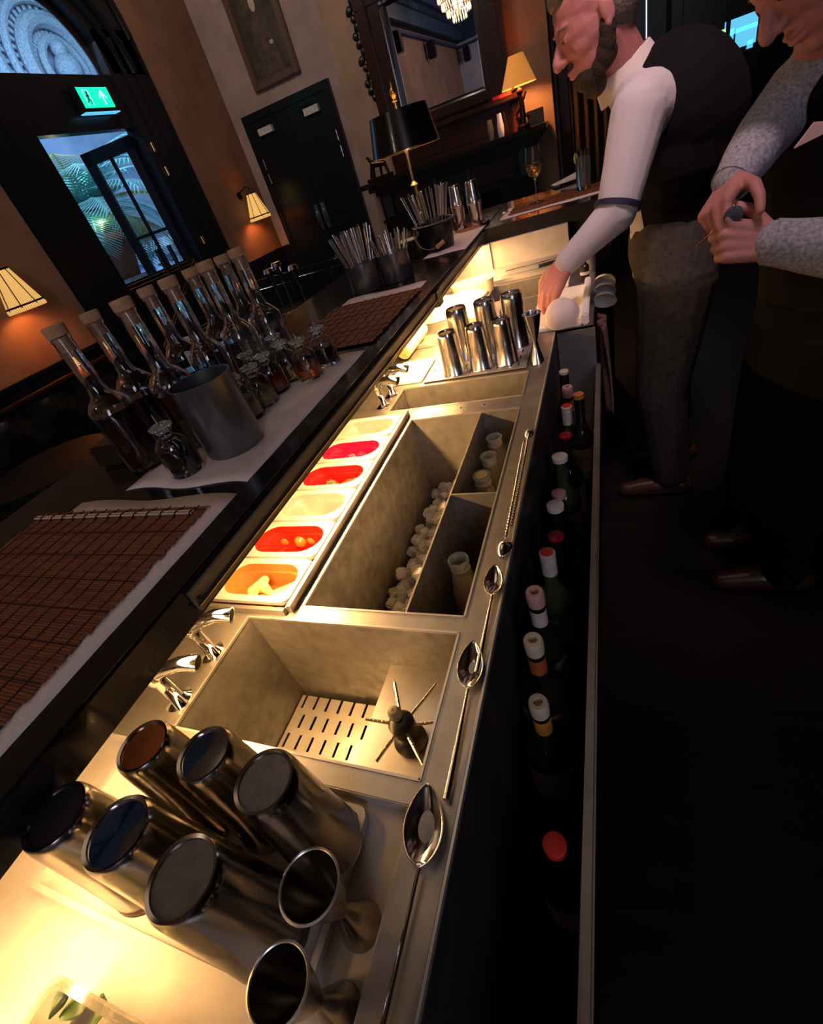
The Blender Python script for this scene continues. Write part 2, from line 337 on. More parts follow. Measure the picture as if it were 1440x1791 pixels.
# ------------------------------------------------------------------ the bar tops
bt = thing('bar_counter', 'black stone bar top running the length of the station, carrying decanters and mats', 'bar counter', (0, 0, 0))
mb = MB(); mb.box(-1.19, -.525, -.6, 3.15, .125, .18, .004); mb.build('bar_top', 'stone', bt)
MB().box(-1.12, -.86, -.6, 3.12, FL, .124).build('bar_body', 'blackpaint', bt, smooth=False)
mb = MB(); mb.box(-.525, -.518, .285, 2.44, .137, .170); mb.box(-.518, -.5155, .285, 2.44, .143, .146); mb.box(-.518, -.516, .285, 2.44, .166, .170)
mb.build('edge_channel', 'strip', bt, smooth=False)
MB().box(-.5165, -.513, .283, 2.44, .1462, .1482).build('edge_bead', 'brass', bt, smooth=False)
MB().lathe([(0, 0), (.003, 0), (.003, .002), (0, .002)], 10, mtx=Matrix.Translation((-.5175, .292, .155)) @ Matrix.Rotation(PI / 2, 4, 'Y')).build('fixing_screw', 'hole', bt)
MB().box(-.528, -.512, 1.55, 1.60, .125, .17).build('channel_joint', 'black', bt, smooth=False)
ct = thing('cross_counter', 'black return bar across the far end carrying wine glass and tumbler', 'bar counter', (0, 0, 0))
mb = MB(); mb.box(-.524, .02, 2.445, 3.15, .155, .18, .003); mb.build('bar_top', 'stone', ct)
MB().box(-.522, .018, 2.4430, 2.47, .120, .1795).build('fascia', 'blackpaint', ct, smooth=False)
mb = MB(); mb.box(-.5, -.12, 2.5, 3.1, FL, .154); mb.box(-.12, .01, 2.46, 3.1, FL, .154); mb.build('bar_body', 'blackpaint', ct, smooth=False)
# ------------------------------------------------------------------ speed rail with bottles
sr = thing('speed_rail', 'dark steel speed rail full of bottles hung on the front of the station', 'speed rail', (0, 0, 0))
mb = MB(); mb.box(-.152, -.044, -.45, 1.485, -.402, -.398); mb.build('rail_floor', 'blackpaint', sr, smooth=False)
mb = MB(); mb.box(-.044, -.040, -.45, 1.485, -.40, -.125); mb.build('rail_front', 'blackpaint', sr, smooth=False)
mb = MB(); mb.box(-.152, -.044, 1.481, 1.485, -.40, -.004); mb.build('rail_end', 'sinksteel', sr, smooth=False)
mb = MB(); mb.box(-.047, -.033, -.45, 1.49, -.128, -.118, .003); mb.build('rail_rim', 'steel', sr)
def rail_bottle(px, py, x, label, body='blackglass', cap='creamcap', style='pour', rb=.037, neck=None, caplen=.012, rcap=.0135, top=None, labm=None):
    x = min(max(x, -.152 + rb + .001), -.044 - rb - .001); P = ax(px, py, x)
    P = az(px, py, max(min(P.z, -.025), -.13)); x = min(max(P.x, -.152 + rb + .001), -.044 - rb - .001)
    zt = P.z; H = zt + .398; t_ = thing('liquor_bottle', label, 'bottle', (x, P.y, -.398), group='bottles in the speed rail')
    hs = H - .095; rn_ = .0125
    prof = [(0, 0), (rb * .93, 0), (rb, .006), (rb, hs - .035), (rb * .96, hs - .02), (rb * .7, hs - .004), (rn_ * 1.25, hs + .012), (rn_, hs + .025), (rn_, H - caplen)]
    MB().lathe(prof + [(0, H - caplen)], 28).build('bottle_body', body, t_)
    if style == 'pour':
        MB().lathe([(0, H - .028), (rcap, H - .028), (rcap * 1.05, H - .012), (rcap * 1.05, H - .004), (rcap * .92, H), (rcap * .5, H), (rcap * .42, H - .01), (0, H - .012)], 26).build('ring_stopper', cap, t_)
        MB().lathe([(0, H - .0118), (rcap * .40, H - .0118)], 16).build('stopper_hole', 'hole', t_)
    elif style == 'flat':
        MB().lathe([(0, H - caplen), (rcap * 1.25, H - caplen), (rcap * 1.25, H - .001), (rcap * 1.1, H), (0, H)], 28).build('cap', cap, t_)
    else:
        MB().lathe([(0, H - .05), (rcap * 1.02, H - .05), (rcap * 1.02, H - .013), (rcap * 1.06, H - .0125), (rcap * 1.02, H - .012), (rcap * 1.04, H - .001), (rcap * .95, H), (0, H)], 28).build('capsule', neck or 'whitelab', t_)
        MB().lathe([(0, H + .0003), (rcap * .82, H + .0003), (rcap * .82, H + .0012), (0, H + .0012)], 24).build('cap_seal', cap, t_)
        neck = None
    if neck: MB().lathe([(rn_ + .0006, H - .075), (rn_ + .0006, H - .038)], 24, caps=False).build('neck_label', neck, t_)
    MB().lathe([(rb + .0005, hs - .14), (rb + .0005, hs - .05)], 28, caps=False).build('front_label', labm or 'bodylab', t_)  # front labels default to a dark tone
    return t_
rail_bottle(1011, 586, -.098, 'clear bottle at the far end of the rail with white stopper', 'clearb', 'whitecap', 'pour', neck='redlab')
rail_bottle(980, 649, -.118, 'dark bottle with thin cream-rimmed lid near the far end of the rail', 'blackglass', 'creamcap', 'flat', rb=.030, caplen=.008, rcap=.010)
rail_bottle(992, 676, -.112, 'dark bottle with pale pink stopper next behind the red-topped white capsule', 'blackglass', 'pinkcap', 'pour', rb=.030, neck='orangelab')
rail_bottle(1012, 688, -.075, 'squat dark bottle with flat orange cap beside the pink stopper', 'blackglass', 'orangecap', 'flat', rb=.029, rcap=.010)
rail_bottle(991, 710, -.112, 'slim bottle with white capsule and red top seal, farther of two alike', 'greenglass', 'redlab', 'caps', rb=.034)
rail_bottle(989, 760, -.112, 'dark bottle with red-rimmed dark wax cap, farther of two alike', 'blackglass', 'purple', 'flat', rb=.036, rcap=.0125, caplen=.006)
rail_bottle(979, 797, -.114, 'olive bottle with broad flat cream cap standing alone in mid rail', 'greenglass', 'whitecap', 'flat', rb=.037, rcap=.0135)
rail_bottle(977, 861, -.118, 'dark bottle with dull pink-beige flat cap half hidden by the white cap', 'blackglass', 'pinkcap', 'flat', rb=.034, rcap=.0125)
rail_bottle(971, 882, -.117, 'dark bottle with bright white flat cap in mid rail', 'blackglass', 'whitecap', 'flat', rb=.030, rcap=.014)
rail_bottle(972, 936, -.112, 'dark bottle with red-rimmed wax cap, nearer of two alike', 'blackglass', 'purple', 'flat', rb=.030, rcap=.0125, caplen=.006)
rail_bottle(957, 966, -.118, 'green bottle with tall white capsule and red top seal, nearer of two alike', 'greenglass', 'redlab', 'caps', rb=.036)
rail_bottle(934, 1034, -.121, 'dark bottle with open pink ring stopper and white neck label', 'blackglass', 'pinkcap', 'pour', rb=.033, neck='whitelab')
rail_bottle(932, 1118, -.119, 'dark bottle with open cream ring stopper and orange neck label', 'blackglass', 'creamcap', 'pour', rb=.037, neck='orangelab')
rail_bottle(941, 1227, -.108, 'dark bottle with cream ring stopper and amber neck label, nearest tall one', 'blackglass', 'creamcap', 'pour', rb=.037, neck='yellowlab')
rail_bottle(985, 1480, -.085, 'black bottle with small red lid lowest in the dark near end of the rail', 'blackglass', 'redlab', 'flat', rb=.033, rcap=.011)
# ------------------------------------------------------------------ taps
def tap(p, label, rz=0):
    t = thing('swivel_tap', label, 'tap', p, (0, 0, rz), 'chrome taps behind the sinks')
    MB().lathe([(0, 0), (.016, 0), (.017, .004), (.012, .008), (.009, .012), (.009, .045), (.012, .048), (.013, .06), (.009, .066), (0, .067)], 24).build('pillar', 'chrome', t)
    mb = MB(); mb.tube([(0, 0, .055), (.02, .004, .066), (.045, .012, .070), (.062, .018, .064)], [.0085, .0085, .009, .0105], 16); mb.build('spout', 'chrome', t)
    mb = MB(); mb.lathe([(0, 0), (.0085, 0), (0, .0006)], 14, mtx=Matrix.Translation((.0622, .018, .064)) @ Vector((.9, .3, -.35)).to_track_quat('Z', 'Y').to_matrix().to_4x4()); mb.build('spout_mouth', 'hole', t)
    mb = MB(); mb.tube([(0, 0, .064), (-.004, .004, .076), (-.02, .02, .084), (-.034, .034, .084)], [.006, .0055, .005, .006], 12); mb.sphere((-.036, .036, .084), .0075, 12); mb.build('lever', 'chrome', t)
    mb = MB(); mb.tube([(.0, .0, .03), (.018, -.008, .026), (.026, -.012, .014)], [.006, .006, .0075], 12); mb.build('side_valve', 'chrome', t)
    return t
t0 = tap((-.608, .300, 0), 'chrome tap behind the near sink, nearer the garnish pans')
t0.scale = (1.22,) * 3
dup(t0, (-.608, .218, 0), None, 'chrome tap behind the near sink, nearer the upturned shaker tins')
dup(t0, (-.605, 1.125, 0), (0, 0, -.5), 'chrome tap behind the far sink, nearer the garnish pans')
dup(t0, (-.602, 1.19, 0), (0, 0, -.4), 'chrome tap behind the far sink, nearer the drainer')
# ------------------------------------------------------------------ garnish pans
fr = thing('steel_rack', 'steel angle frame holding six garnish pans under the bar edge', 'rack', (0, 0, 0))
mb = MB(); mb.box(-.512, -.500, .392, 1.058, .0005, .012); mb.box(-.508, -.500, .392, 1.058, .012, .016); mb.box(-.70, -.512, .385, .392, .0005, .012); mb.build('frame_rail', 'steel', fr, smooth=False)
mats_ = ['orangepan', 'redpan', 'thinsteel', 'redpan2', 'pinkpan', 'thinsteel']
labs = ['steel-rimmed garnish pan holding torn ginger pieces, nearest of the six', 'garnish pan holding a few red cherry tomatoes', 'empty steel garnish pan, shiny inside', 'garnish pan holding strawberries with green tops', 'garnish pan with crimson inside holding raspberries', 'garnish pan with grey inside holding a few dried scraps, farthest of the six']
PY = []
for i in range(6):
    y0 = .402 + .1085 * i; cy = y0 + .0525; PY.append(cy)
    t = thing('garnish_pan', labs[i], 'pan', (-.607, cy, .0075), group='garnish pans along the station')
    # rim plate with stadium opening, lofted rectangular -> stadium
    n = 10; inner = stadium(0, .002, .158, .076, n); outer = []
    for (x, y) in inner:
        k = max(abs(x) / .0915, abs(y) / .0522); outer.append((x / k, y / k))
    mb = MB(); mb.loft([[Vector((x, y, -.004)) for x, y in outer], [Vector((x, y, .004)) for x, y in outer], [Vector((x, y, .0045)) for x, y in stadium(0, .002, .166, .083, n)], [Vector((x, y, .001)) for x, y in inner]], caps=False)
    mb.build('rim', 'panhot', t, angle=50)
    rings = []
    for k, (z, s) in enumerate(((.001, 1), (-.016, .99), (-.018, .975), (-.0185, .90), (-.021, .885), (-.048, .86), (-.053, .81), (-.054, .7))):
        rings.append([Vector((x * s, y * s, z)) for x, y in inner])
    mb = MB(); mb.loft(rings, caps=False); 
    vs = [mb.bm.verts.new(p) for p in [Vector((x * .7, y * .7, -.054)) for x, y in inner]]; mb.bm.faces.new(vs)
    mb.build('pan_body', mats_[i], t)
def inpan(i, dx, dy, dz): return (-.607 + dx, PY[i] + dy, .0075 - .0538 + dz)
# cherry tomatoes
tp = [az(500, 943, -.030), az(527, 946, -.030), az(548, 941, -.030), az(563, 934, -.030), az(553, 925, -.030), az(535, 930, -.031)]
tm = thing('cherry_tomato', 'red cherry tomato in the second garnish pan from the near end', 'tomato', tp[0], group='cherry tomatoes in a garnish pan')
MB().sphere((0, 0, 0), .0145, 20, (1, 1, .95)).build('fruit', 'tomato', tm); MB().sphere((0, 0, .0138), .0022, 8, (1, 1, .3)).build('stem_scar', 'leafy', tm)
for q in tp[1:]: dup(tm, q, (random.random(), random.random(), 0))
sb = thing('strawberry', 'red strawberry with green top in the fourth garnish pan', 'strawberry', inpan(3, -.01, -.004, .026), (.4, .2, 0), group='strawberries in a garnish pan')
MB().lathe([(0, -.018), (.006, -.015), (.012, -.004), (.0145, .006), (.012, .013), (.005, .016), (0, .016)], 18).build('fruit', 'strawb', sb)
mb = MB()
for k in range(7):
    a = 2 * PI * k / 7; mb.loft([[Vector((0, 0, .016)), Vector((.008 * math.cos(a - .3), .008 * math.sin(a - .3), .017)), Vector((.014 * math.cos(a), .014 * math.sin(a), .014)), Vector((.008 * math.cos(a + .3), .008 * math.sin(a + .3), .017))], [Vector((0, 0, .017)), Vector((.008 * math.cos(a - .3), .008 * math.sin(a - .3), .018)), Vector((.0141 * math.cos(a), .0141 * math.sin(a), .0148)), Vector((.008 * math.cos(a + .3), .008 * math.sin(a + .3), .018))]])
mb.build('green_top', 'leafy', sb)
for k, (dx, dy, dz) in enumerate(((-.04, -.016, .018), (.03, -.01, .016), (.048, .006, .02), (-.022, .014, .015), (.026, .016, .018), (.012, -.018, .016), (.04, -.018, .03))): dup(sb, inpan(3, dx, dy, dz), (random.uniform(0.3, 1.8), random.uniform(-1, 1), random.uniform(0, 6)))
mb = MB(); 
for k in range(34):
    z = 1 - 2 * (k + .5) / 34; r = math.sqrt(1 - z * z); a = k * 2.4
    mb.sphere((.0075 * r * math.cos(a), .0075 * r * math.sin(a), .0085 * z), .0028, 6)
rb_ = mb.build('raspberry', 'rasp', None, loc=inpan(4, 0, -.01, .012)); tag(rb_, 'crimson raspberry in the second farthest garnish pan', 'raspberry', 'raspberries in a garnish pan')
for k in range(13):
    o = dup(rb_, inpan(4, -.02 + .075 * random.random(), -.02 + .04 * random.random(), .011 + .012 * (k % 3)), (random.random() * 3, random.random() * 3, 0))
# ginger pieces
def lump(name, m, pts, label, cat, group, loc, rot=(0, 0, 0), vox=.0016):
    mb = MB()
    for (a, b, r) in pts: mb.cone(a, b, r, r * .7, 8); mb.sphere(a, r * 1.05, 8); mb.sphere(b, r * .75, 8)
    o = remeshed(mb, name, m, None, vox, 2); o.location = loc; o.rotation_euler = rot
    return tag(o, label, cat, group)
lump('ginger_piece', 'ginger', [((-.022, 0, 0), (.006, .012, .004), .012), ((-.02, 0, 0), (-.025, -.02, 0), .009), ((0, 0, 0), (.012, -.018, .004), .011)], 'torn ginger piece spread at the left of the nearest garnish pan', 'ginger', 'ginger pieces in the nearest pan', inpan(0, -.012, .006, .026), (.3, -.1, .5))
lump('ginger_piece', 'ginger', [((-.015, -.006, 0), (.02, .014, .006), .011), ((.012, .008, 0), (.03, .0, 0), .009)], 'torn ginger piece leaning at the right end of the nearest garnish pan', 'ginger', 'ginger pieces in the nearest pan', inpan(0, .042, -.006, .026), (.2, .3, .3))
lump('ginger_piece', 'ginger', [((-.018, 0, 0), (.016, -.006, 0), .010), ((0, 0, 0), (.004, .016, 0), .008)], 'ginger piece lying low between the two others in the nearest garnish pan', 'ginger', 'ginger pieces in the nearest pan', inpan(0, .012, -.022, .016), (0, 0, -.4))
for k in range(4): tag(MB().sphere((0, 0, 0), .006, 8, (1, .7, .4)).build('dried_peel', 'mintb', None, loc=inpan(5, -.01 + .014 * k, -.012 + .006 * (k % 2), .012)), 'small dried scrap in the farthest garnish pan', 'garnish', 'dried scraps in the farthest pan')
# ------------------------------------------------------------------ ice
mbi = MB(); mbi.box(-.013, .013, -.013, .013, -.012, .012, .004)
ic = mbi.build('ice_cube', 'ice', None, loc=(-.34, .6, -.2)); tag(ic, 'clear ice cube heaped against the divider in the ice well', 'ice cube', 'ice cubes in the ice well')
first = True; placed = []
for k in range(2500):
    y = random.uniform(.42, 1.012); x = random.uniform(-.470, -.318)
    top = -.228 + .42 * (x + .487) + .010 * math.sin(y * 31) + .008 * math.sin(y * 57 + x * 40)
    z = top - (.028 if random.random() < .35 else 0) - .004 * random.random()
    if any((x - a) ** 2 + (y - b) ** 2 + (z - c) ** 2 < .0245 ** 2 for a, b, c in placed): continue
    placed.append((x, y, z))
    if len(placed) > 190: break
for (x, y, z) in placed:
    e = (random.uniform(-.6, .6), random.uniform(-.6, .6), random.uniform(0, 3))
    if first: ic.location = (x, y, z); ic.rotation_euler = e; first = False
    else: dup(ic, (x, y, z), e)
# ------------------------------------------------------------------ mixer bottles in the well
def mixer(px, py, liq, fill, label, r=.030):
    P = az(px, py, -.035); x = min(-.299 + r + .004, P.x) if P.x < -.299 + r + .003 else P.x; x = max(P.x, -.295 + r)
    H = .225; t = thing('juice_bottle', label, 'bottle', (x, P.y, -.035 - H), group='juice bottles in the ice well')
    ro = .0185
    MB().lathe([(0, 0), (r, 0), (r, .13), (r * .94, .15), (ro * 1.02, .19), (ro * .92, H - .032), (ro * .92, H - .026), (ro, H - .024), (ro, H - .018), (ro * .9, H - .016), (ro * .9, H - .008), (ro * 1.02, H - .006), (ro * 1.02, H), (ro * .8, H), (ro * .74, H - .02), (ro * .78, .19), (r * .9, .145), (r * .93, .13), (r * .93, .004), (0, .004)], 28).build('glass', 'juiceglass', t)
    q = [(0, .0045), (r * .925, .0045), (r * .925, .13), (r * .89, .145)]
    if fill > .19: q += [(ro * .77, .19), (ro * .735, fill)]
    q.append((0, q[-1][1])); MB().lathe(q, 24).build('juice', liq, t)
    return t
mixer(801, 978, 'juiceo', .15, 'open juice bottle standing alone in the near compartment of the ice well', .028)
mixer(842, 830, 'juice', .225, 'open bottle full of pale juice, nearest of four in the far compartment')
mixer(854, 796, 'juice', .20, 'open bottle of amber juice, second nearest of four in the far compartment')
mixer(864, 764, 'juiceo', .20, 'open bottle of brown-orange juice, third of four in the far compartment')
mixer(875, 731, 'juice', .16, 'open bottle with dark neck, farthest of four in the far compartment')
# ------------------------------------------------------------------ shaker tins
def tin(loc, rb, rm, H, label, base='thinsteel', up=False, group='upturned shaker tins', wall=None):
    t = thing('shaker_tin', label, 'shaker tin', loc, (PI, 0, 0) if up else (0, 0, 0), group)
    if up: t.location.z += H
    # inverted by default: mouth at z=0, base at z=H
    prof = [(rm, 0), (rm + .0012, .002), (rm, .004), (rb + (rm - rb) * .45, H * .5), (rb + .001, H - .012), (rb, H - .004), (rb - .002, H), (rb - .005, H - .0012), (rb - .0055, H - .003)]
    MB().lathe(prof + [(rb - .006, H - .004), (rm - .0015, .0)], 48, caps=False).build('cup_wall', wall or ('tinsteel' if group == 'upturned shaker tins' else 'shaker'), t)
    MB().lathe([(rb - .0055, H - .0032), (0, H - .0028)], 40, caps=False).build('cup_base', base, t)
    return t
ZT = -.016
tray = thing('drip_tray', 'shallow steel drip tray with rounded corners under the upturned tins', 'tray', (0, 0, 0))
mb = MB(); o_ = rrect(-.655, -.262, -.022, .146, .012); i_ = rrect(-.648, -.269, -.015, .139, .010)
mb.loft([[Vector((x, y, -.0215)) for x, y in o_], [Vector((x, y, -.010)) for x, y in o_], [Vector((x, y, -.010)) for x, y in i_], [Vector((x, y, -.0165)) for x, y in i_]]); mb.build('tray_body', 'satin', tray, angle=30)
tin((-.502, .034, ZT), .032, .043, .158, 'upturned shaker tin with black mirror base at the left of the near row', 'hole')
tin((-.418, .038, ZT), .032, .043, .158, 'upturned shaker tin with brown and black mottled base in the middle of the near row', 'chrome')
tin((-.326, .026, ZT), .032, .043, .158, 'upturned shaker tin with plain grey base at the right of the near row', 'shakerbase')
tin((-.459, .110, ZT), .029, .0385, .155, 'upturned shaker tin with base tinted with an orange reflection at the left of the second row', 'orangebase')
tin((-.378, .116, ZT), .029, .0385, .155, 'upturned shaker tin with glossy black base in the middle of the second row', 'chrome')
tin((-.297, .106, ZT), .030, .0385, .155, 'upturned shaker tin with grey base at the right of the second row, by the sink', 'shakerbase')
Z2 = .0067
def ftin(px, py, H, rb, rm, label):
    P = az(px, py, Z2 + H); return tin((P.x, P.y, Z2), rb, rm, H, label, 'shaker', group='upturned tins on the far drainer')
ftin(780, 580, .122, .026, .034, 'small upturned tin at the left end of the front row on the far drainer')
ftin(829, 568, .122, .026, .034, 'small upturned tin in the middle of the front row on the far drainer')
ftin(875, 557, .122, .026, .034, 'small upturned tin at the right of the front row, beside the jigger')
ftin(796, 538, .150, .030, .038, 'tall upturned tin at the left of the back row on the far drainer')
ftin(845, 524, .150, .030, .038, 'tall upturned tin in the middle of the back row on the far drainer')
ftin(893, 512, .150, .030, .038, 'tall upturned tin at the right of the back row, nearest the hand')
def jigger(loc, H, r1, r2, label):
    t = thing('jigger', label, 'jigger', loc, group='double-ended jiggers')
    m = H * .42
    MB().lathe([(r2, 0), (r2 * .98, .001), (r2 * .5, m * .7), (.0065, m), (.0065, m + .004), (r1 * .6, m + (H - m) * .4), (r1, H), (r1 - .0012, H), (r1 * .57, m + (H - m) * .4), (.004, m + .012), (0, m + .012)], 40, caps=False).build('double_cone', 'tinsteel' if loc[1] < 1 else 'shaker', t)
    MB().lathe([(r1 - .0006, H - .0006), (r1 + .001, H), (r1 - .0006, H + .0008), (r1 - .0014, H), (r1 - .0006, H - .0006)], 40, caps=False).build('rolled_lip', 'thinsteel', t)
    return t
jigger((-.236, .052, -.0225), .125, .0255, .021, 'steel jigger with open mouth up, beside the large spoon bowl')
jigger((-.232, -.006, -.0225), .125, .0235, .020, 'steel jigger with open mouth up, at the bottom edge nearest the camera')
P = az(930, 548, .132); jigger((P.x, P.y, .0005), .132, .0235, .020, 'narrow-waisted steel jigger beside the upturned tins on the far drainer')
# ------------------------------------------------------------------ bar spoons
def spoon(a, neck, end, w, label, down=False, twist=False, L=None):
    a = Vector(a); b = Vector(neck); e = Vector(end); d = (a - b).normalized(); s = Vector((-d.y, d.x, 0)); ln = (a - b).length
    t = thing('bar_spoon', label, 'spoon', b, group='bar spoons on the station edge')
    rings = []; N = 14
    for i in range(N + 1):
        u = i / N; ww = w * math.sin(PI * min(1, u ** .85)) ** .7 * .5 + .0006 * (1 - u); ring = []
        for j in range(13):
            v = -1 + 2 * j / 12; dep = .35 * w * (1 - v * v) * math.sin(PI * u)
            ring.append(d * (ln * u) + s * (ww * v) + Vector((0, 0, (dep if down else -dep) + (.0015 if down else .007))))
        rings.append(ring)
    mb = MB(); mb.loft(rings, closed=False); o = mb.build('bowl', 'spoon', t, angle=80); sm = o.modifiers.new('s', 'SOLIDIFY'); sm.thickness = .0009
    mb = MB(); pts = [Vector((0, 0, .006)), (e - b) * .15 + Vector((0, 0, .005)), e - b + Vector((0, 0, .004))]
    if twist:
        L2 = (e - b).length; n = int(L2 / .0022); rings = []
        dd = (e - b).normalized(); ss = Vector((-dd.y, dd.x, 0))
        for i in range(n + 1):
            c = dd * (L2 * i / n) + Vector((0, 0, .004)); ring = []
            for k in range(8):
                th = 2 * PI * k / 8 + i * .9; rr = .0024 * (1 + .3 * math.cos(2 * (2 * PI * k / 8)))
                ring.append(c + ss * math.cos(th) * rr + Vector((0, 0, 1)) * math.sin(th) * rr)
            rings.append(ring)
        mb.loft(rings)
    else: mb.tube(pts, [.0018, .0022, .0042], 10)
    mb.build('handle', 'spoon', t, angle=60)
    return t
spoon(az(752, 1372, .004), az(736, 1522, .004), (-.182, -.20, .001), .042, 'steel bar spoon with the largest bowl facing up, nearest the camera')
spoon(az(830, 1125, .003), az(820, 1210, .003), az(782, 1402, .001), .034, 'steel bar spoon facing up on the edge beside the near sink')
spoon(az(868, 992, .003), az(862, 1047, .003), az(835, 1180, .001), .028, 'steel bar spoon facing up just below the twisted spoons')
s1 = spoon(az(877, 976, .003), az(886, 944, .003), az(918, 775, .002), .026, 'twisted bar spoon with bowl turned down, nearer bowl of the twisted pair', down=True, twist=True)
s2 = spoon(az(927, 748, .003), az(925, 768, .003), az(896, 925, .001), .019, 'twisted bar spoon with small round bowl at its far end, farther of the twisted pair', down=True, twist=True)
# ------------------------------------------------------------------ acrylic garnish box in the near corner
gb = thing('garnish_box', 'clear acrylic box of green herbs at the lower left corner on the steel', 'box', (-.40, -.158, -.021))
mb = MB(); o_ = rrect(-.10, .10, -.09, .09, .015); i_ = rrect(-.096, .096, -.086, .086, .012)
mb.loft([[Vector((x, y, 0)) for x, y in o_], [Vector((x * 1.04, y * 1.04, .045)) for x, y in o_], [Vector((x * 1.07, y * 1.07, .046)) for x, y in o_], [Vector((x * 1.07, y * 1.07, .048)) for x, y in o_], [Vector((x * 1.02, y * 1.02, .048)) for x, y in i_], [Vector((x, y, .003)) for x, y in i_]]); mb.build('box_body', 'acrylic', gb, angle=50)
def leaf(loc, rot, sc_, m='leafy'):
    mb = MB(); mb.grid(lambda u, v: Vector(((u - .5) * .05, (v - .5) * .03 * math.sin(PI * (u * .9 + .05)), .004 * math.cos(6 * u) + .012 * (v - .5) ** 2)), 10, 6)
    o = mb.build('mint_leaf', m, None, loc=loc, rot=rot); o.scale = (sc_,) * 3; o.modifiers.new('s', 'SOLIDIFY').thickness = .0006
    return o
lf = leaf(az(135, 1760, .012), (.2, .1, .9), .55); tag(lf, 'green mint leaf inside the clear acrylic box', 'leaf', 'mint leaves in the acrylic box')
dup(lf, az(175, 1772, .010), (-.3, .2, 2.2)); dup(lf, az(105, 1745, .008), (.2, -.3, 1.6))
for k in range(16): dup(lf, (-.475 + .13 * random.random(), -.22 + .14 * random.random(), -.014 + .022 * random.random()), (random.uniform(-.5, .5), random.uniform(-.5, .5), random.uniform(0, 6)))
# LED strip hidden below the bar edge (the light that washes the steel)
for (y0, y1, pw) in ((-.42, .28, .8), (.30, 1.30, 1), (1.32, 2.38, 1)):
    L = y1 - y0; o = area('led_strip_light', (-.552, (y0 + y1) / 2, .1205), L, LEDP * L * pw, (1, .53, .18), (.15, 0, -1), sy=.02)
# ------------------------------------------------------------------ things on the bar
ZB = .1802
def paper(x0, x1, y0, y1, label, z=ZB, seed=0, rz=0):
    mb = MB(); f = lambda u, v: Vector((x0 + (x1 - x0) * u, y0 + (y1 - y0) * v + .006 * math.sin(9 * u + seed), z + .0006 + .0012 * (1 + math.sin(7 * u + seed) * math.sin(5 * v * (y1 - y0) * 10)) * (1 if 0 < u < 1 else .3)))
    mb.grid(f, 14, 20); o = mb.build('paper_sheet', 'paper', None); o.modifiers.new('s', 'SOLIDIFY').thickness = .0005
    return tag(o, label, 'paper')
paper(-.98, -.576, -.35, .487, 'pale paper sheet under the nearest bamboo mat')
paper(-.885, -.578, .520, 1.085, 'pale paper sheet under the decanters and steel pitcher')
paper(-.90, -.585, 1.16, 1.70, 'pale paper sheet under the middle bamboo mat')
def mat_(x0, x1, y0, y1, label, z=ZB + .004, roll=True, wob=.002):
    t = thing('bamboo_mat', label, 'mat', (x0, y0, z), group='bamboo mats on the bar')
    W = x1 - x0; L = y1 - y0; p = .0042; n = int(L / p); mb = MB(); rnd = random.Random(3)
    for i in range(n):
        y = p * (i + .5); e0 = rnd.uniform(-.004, .004); e1 = rnd.uniform(-.004, .004); dz = wob * math.sin(i * .35) * .3
        rings = []
        for x in (e0, W * .33, W * .66, W + e1): rings.append([Vector((x, y + math.cos(a) * p * .49, dz + .0008 + math.sin(a) * .0009)) for a in (0, PI / 3, 2 * PI / 3, PI, 3 * PI / 2)])
        mb.loft(rings)
    mb.build('slats', 'bamboo', t, smooth=False)
    mb = MB(); x = .018
    while x < W - .01:
        mb.tube([(x + .002 * math.sin(k), L * k / 20, .0019 + wob * math.sin(L * k / 20 / p * .35) * .3) for k in range(21)], .0009, 5); x += .033
    k = .035
    while k < L: mb.tube([(0, k, .0019 + wob * math.sin(k / p * .35) * .3), (W, k, .0019 + wob * math.sin(k / p * .35) * .3)], .0008, 5); k += .052
    mb.build('binding_thread', 'thread', t)
    if roll:
        mb = MB()
        for q in (.0, .006): mb.tube([(-.005, L - .022 + q, .004), (W - .02, L - .022 + q, .004)], .0019, 8)
        mb.build('edge_reed', 'reed', t)
        mb = MB()
        xx = .02
        while xx < W - .02:
            mb.tube([(xx, L - .03, .003), (xx, L - .021, .0072), (xx, L - .008, .003)], .0011, 6); xx += .033
        mb.build('edge_binding', 'thread', t)
    return t
mat_(-1.045, -.608, -.32, .455, 'brown bamboo mat with dark binding, nearest the camera on the bar')
m2 = mat_(-.905, -.575, 1.135, 1.60, 'rust-brown bamboo mat lying between the small decanters and steel pots', roll=False, wob=.004)
# tall bottles with corks
def tall(x, y, H, fill, liq, label):
    t = thing('corked_bottle', label, 'bottle', (x, y, ZB + .0022), group='tall corked bottles on the bar'); r = .041; rn_ = .0168; hb = H * .525
    MB().lathe([(0, 0), (r * .93, 0), (r, .006), (r, hb - .04), (r * 1.04, hb - .025), (r * .98, hb - .008), (r * .7, hb + .006), (rn_ * 1.15, hb + .016), (rn_, hb + .035), (rn_, H - .016), (rn_ * 1.08, H - .014), (rn_ * 1.08, H - .008), (rn_ * .8, H - .008), (rn_ * .8, hb + .034), (rn_ * .95, hb + .014), (r * .66, hb + .002), (r * .92, hb - .01), (r * .96, hb - .026), (r * .94, hb - .04), (r * .94, .008), (0, .006)], 32).build('glass', 'glass', t)
    MB().lathe([(0, .0062), (r * .935, .0082), (r * .935, fill * hb), (0, fill * hb)], 28).build('liquid', liq, t)
    MB().lathe([(0, H - .034), (rn_ * .78, H - .034), (rn_ * .79, H - .0075), (rn_ * 1.14, H - .0072), (rn_ * 1.18, H + .008), (rn_ * 1.1, H + .011), (0, H + .011)], 24).build('cork', 'cork', t)
    return t
tops = [(95, 577), (157, 552), (212, 530), (255, 508), (293, 492), (332, 475), (358, 463), (387, 452), (412, 440)]
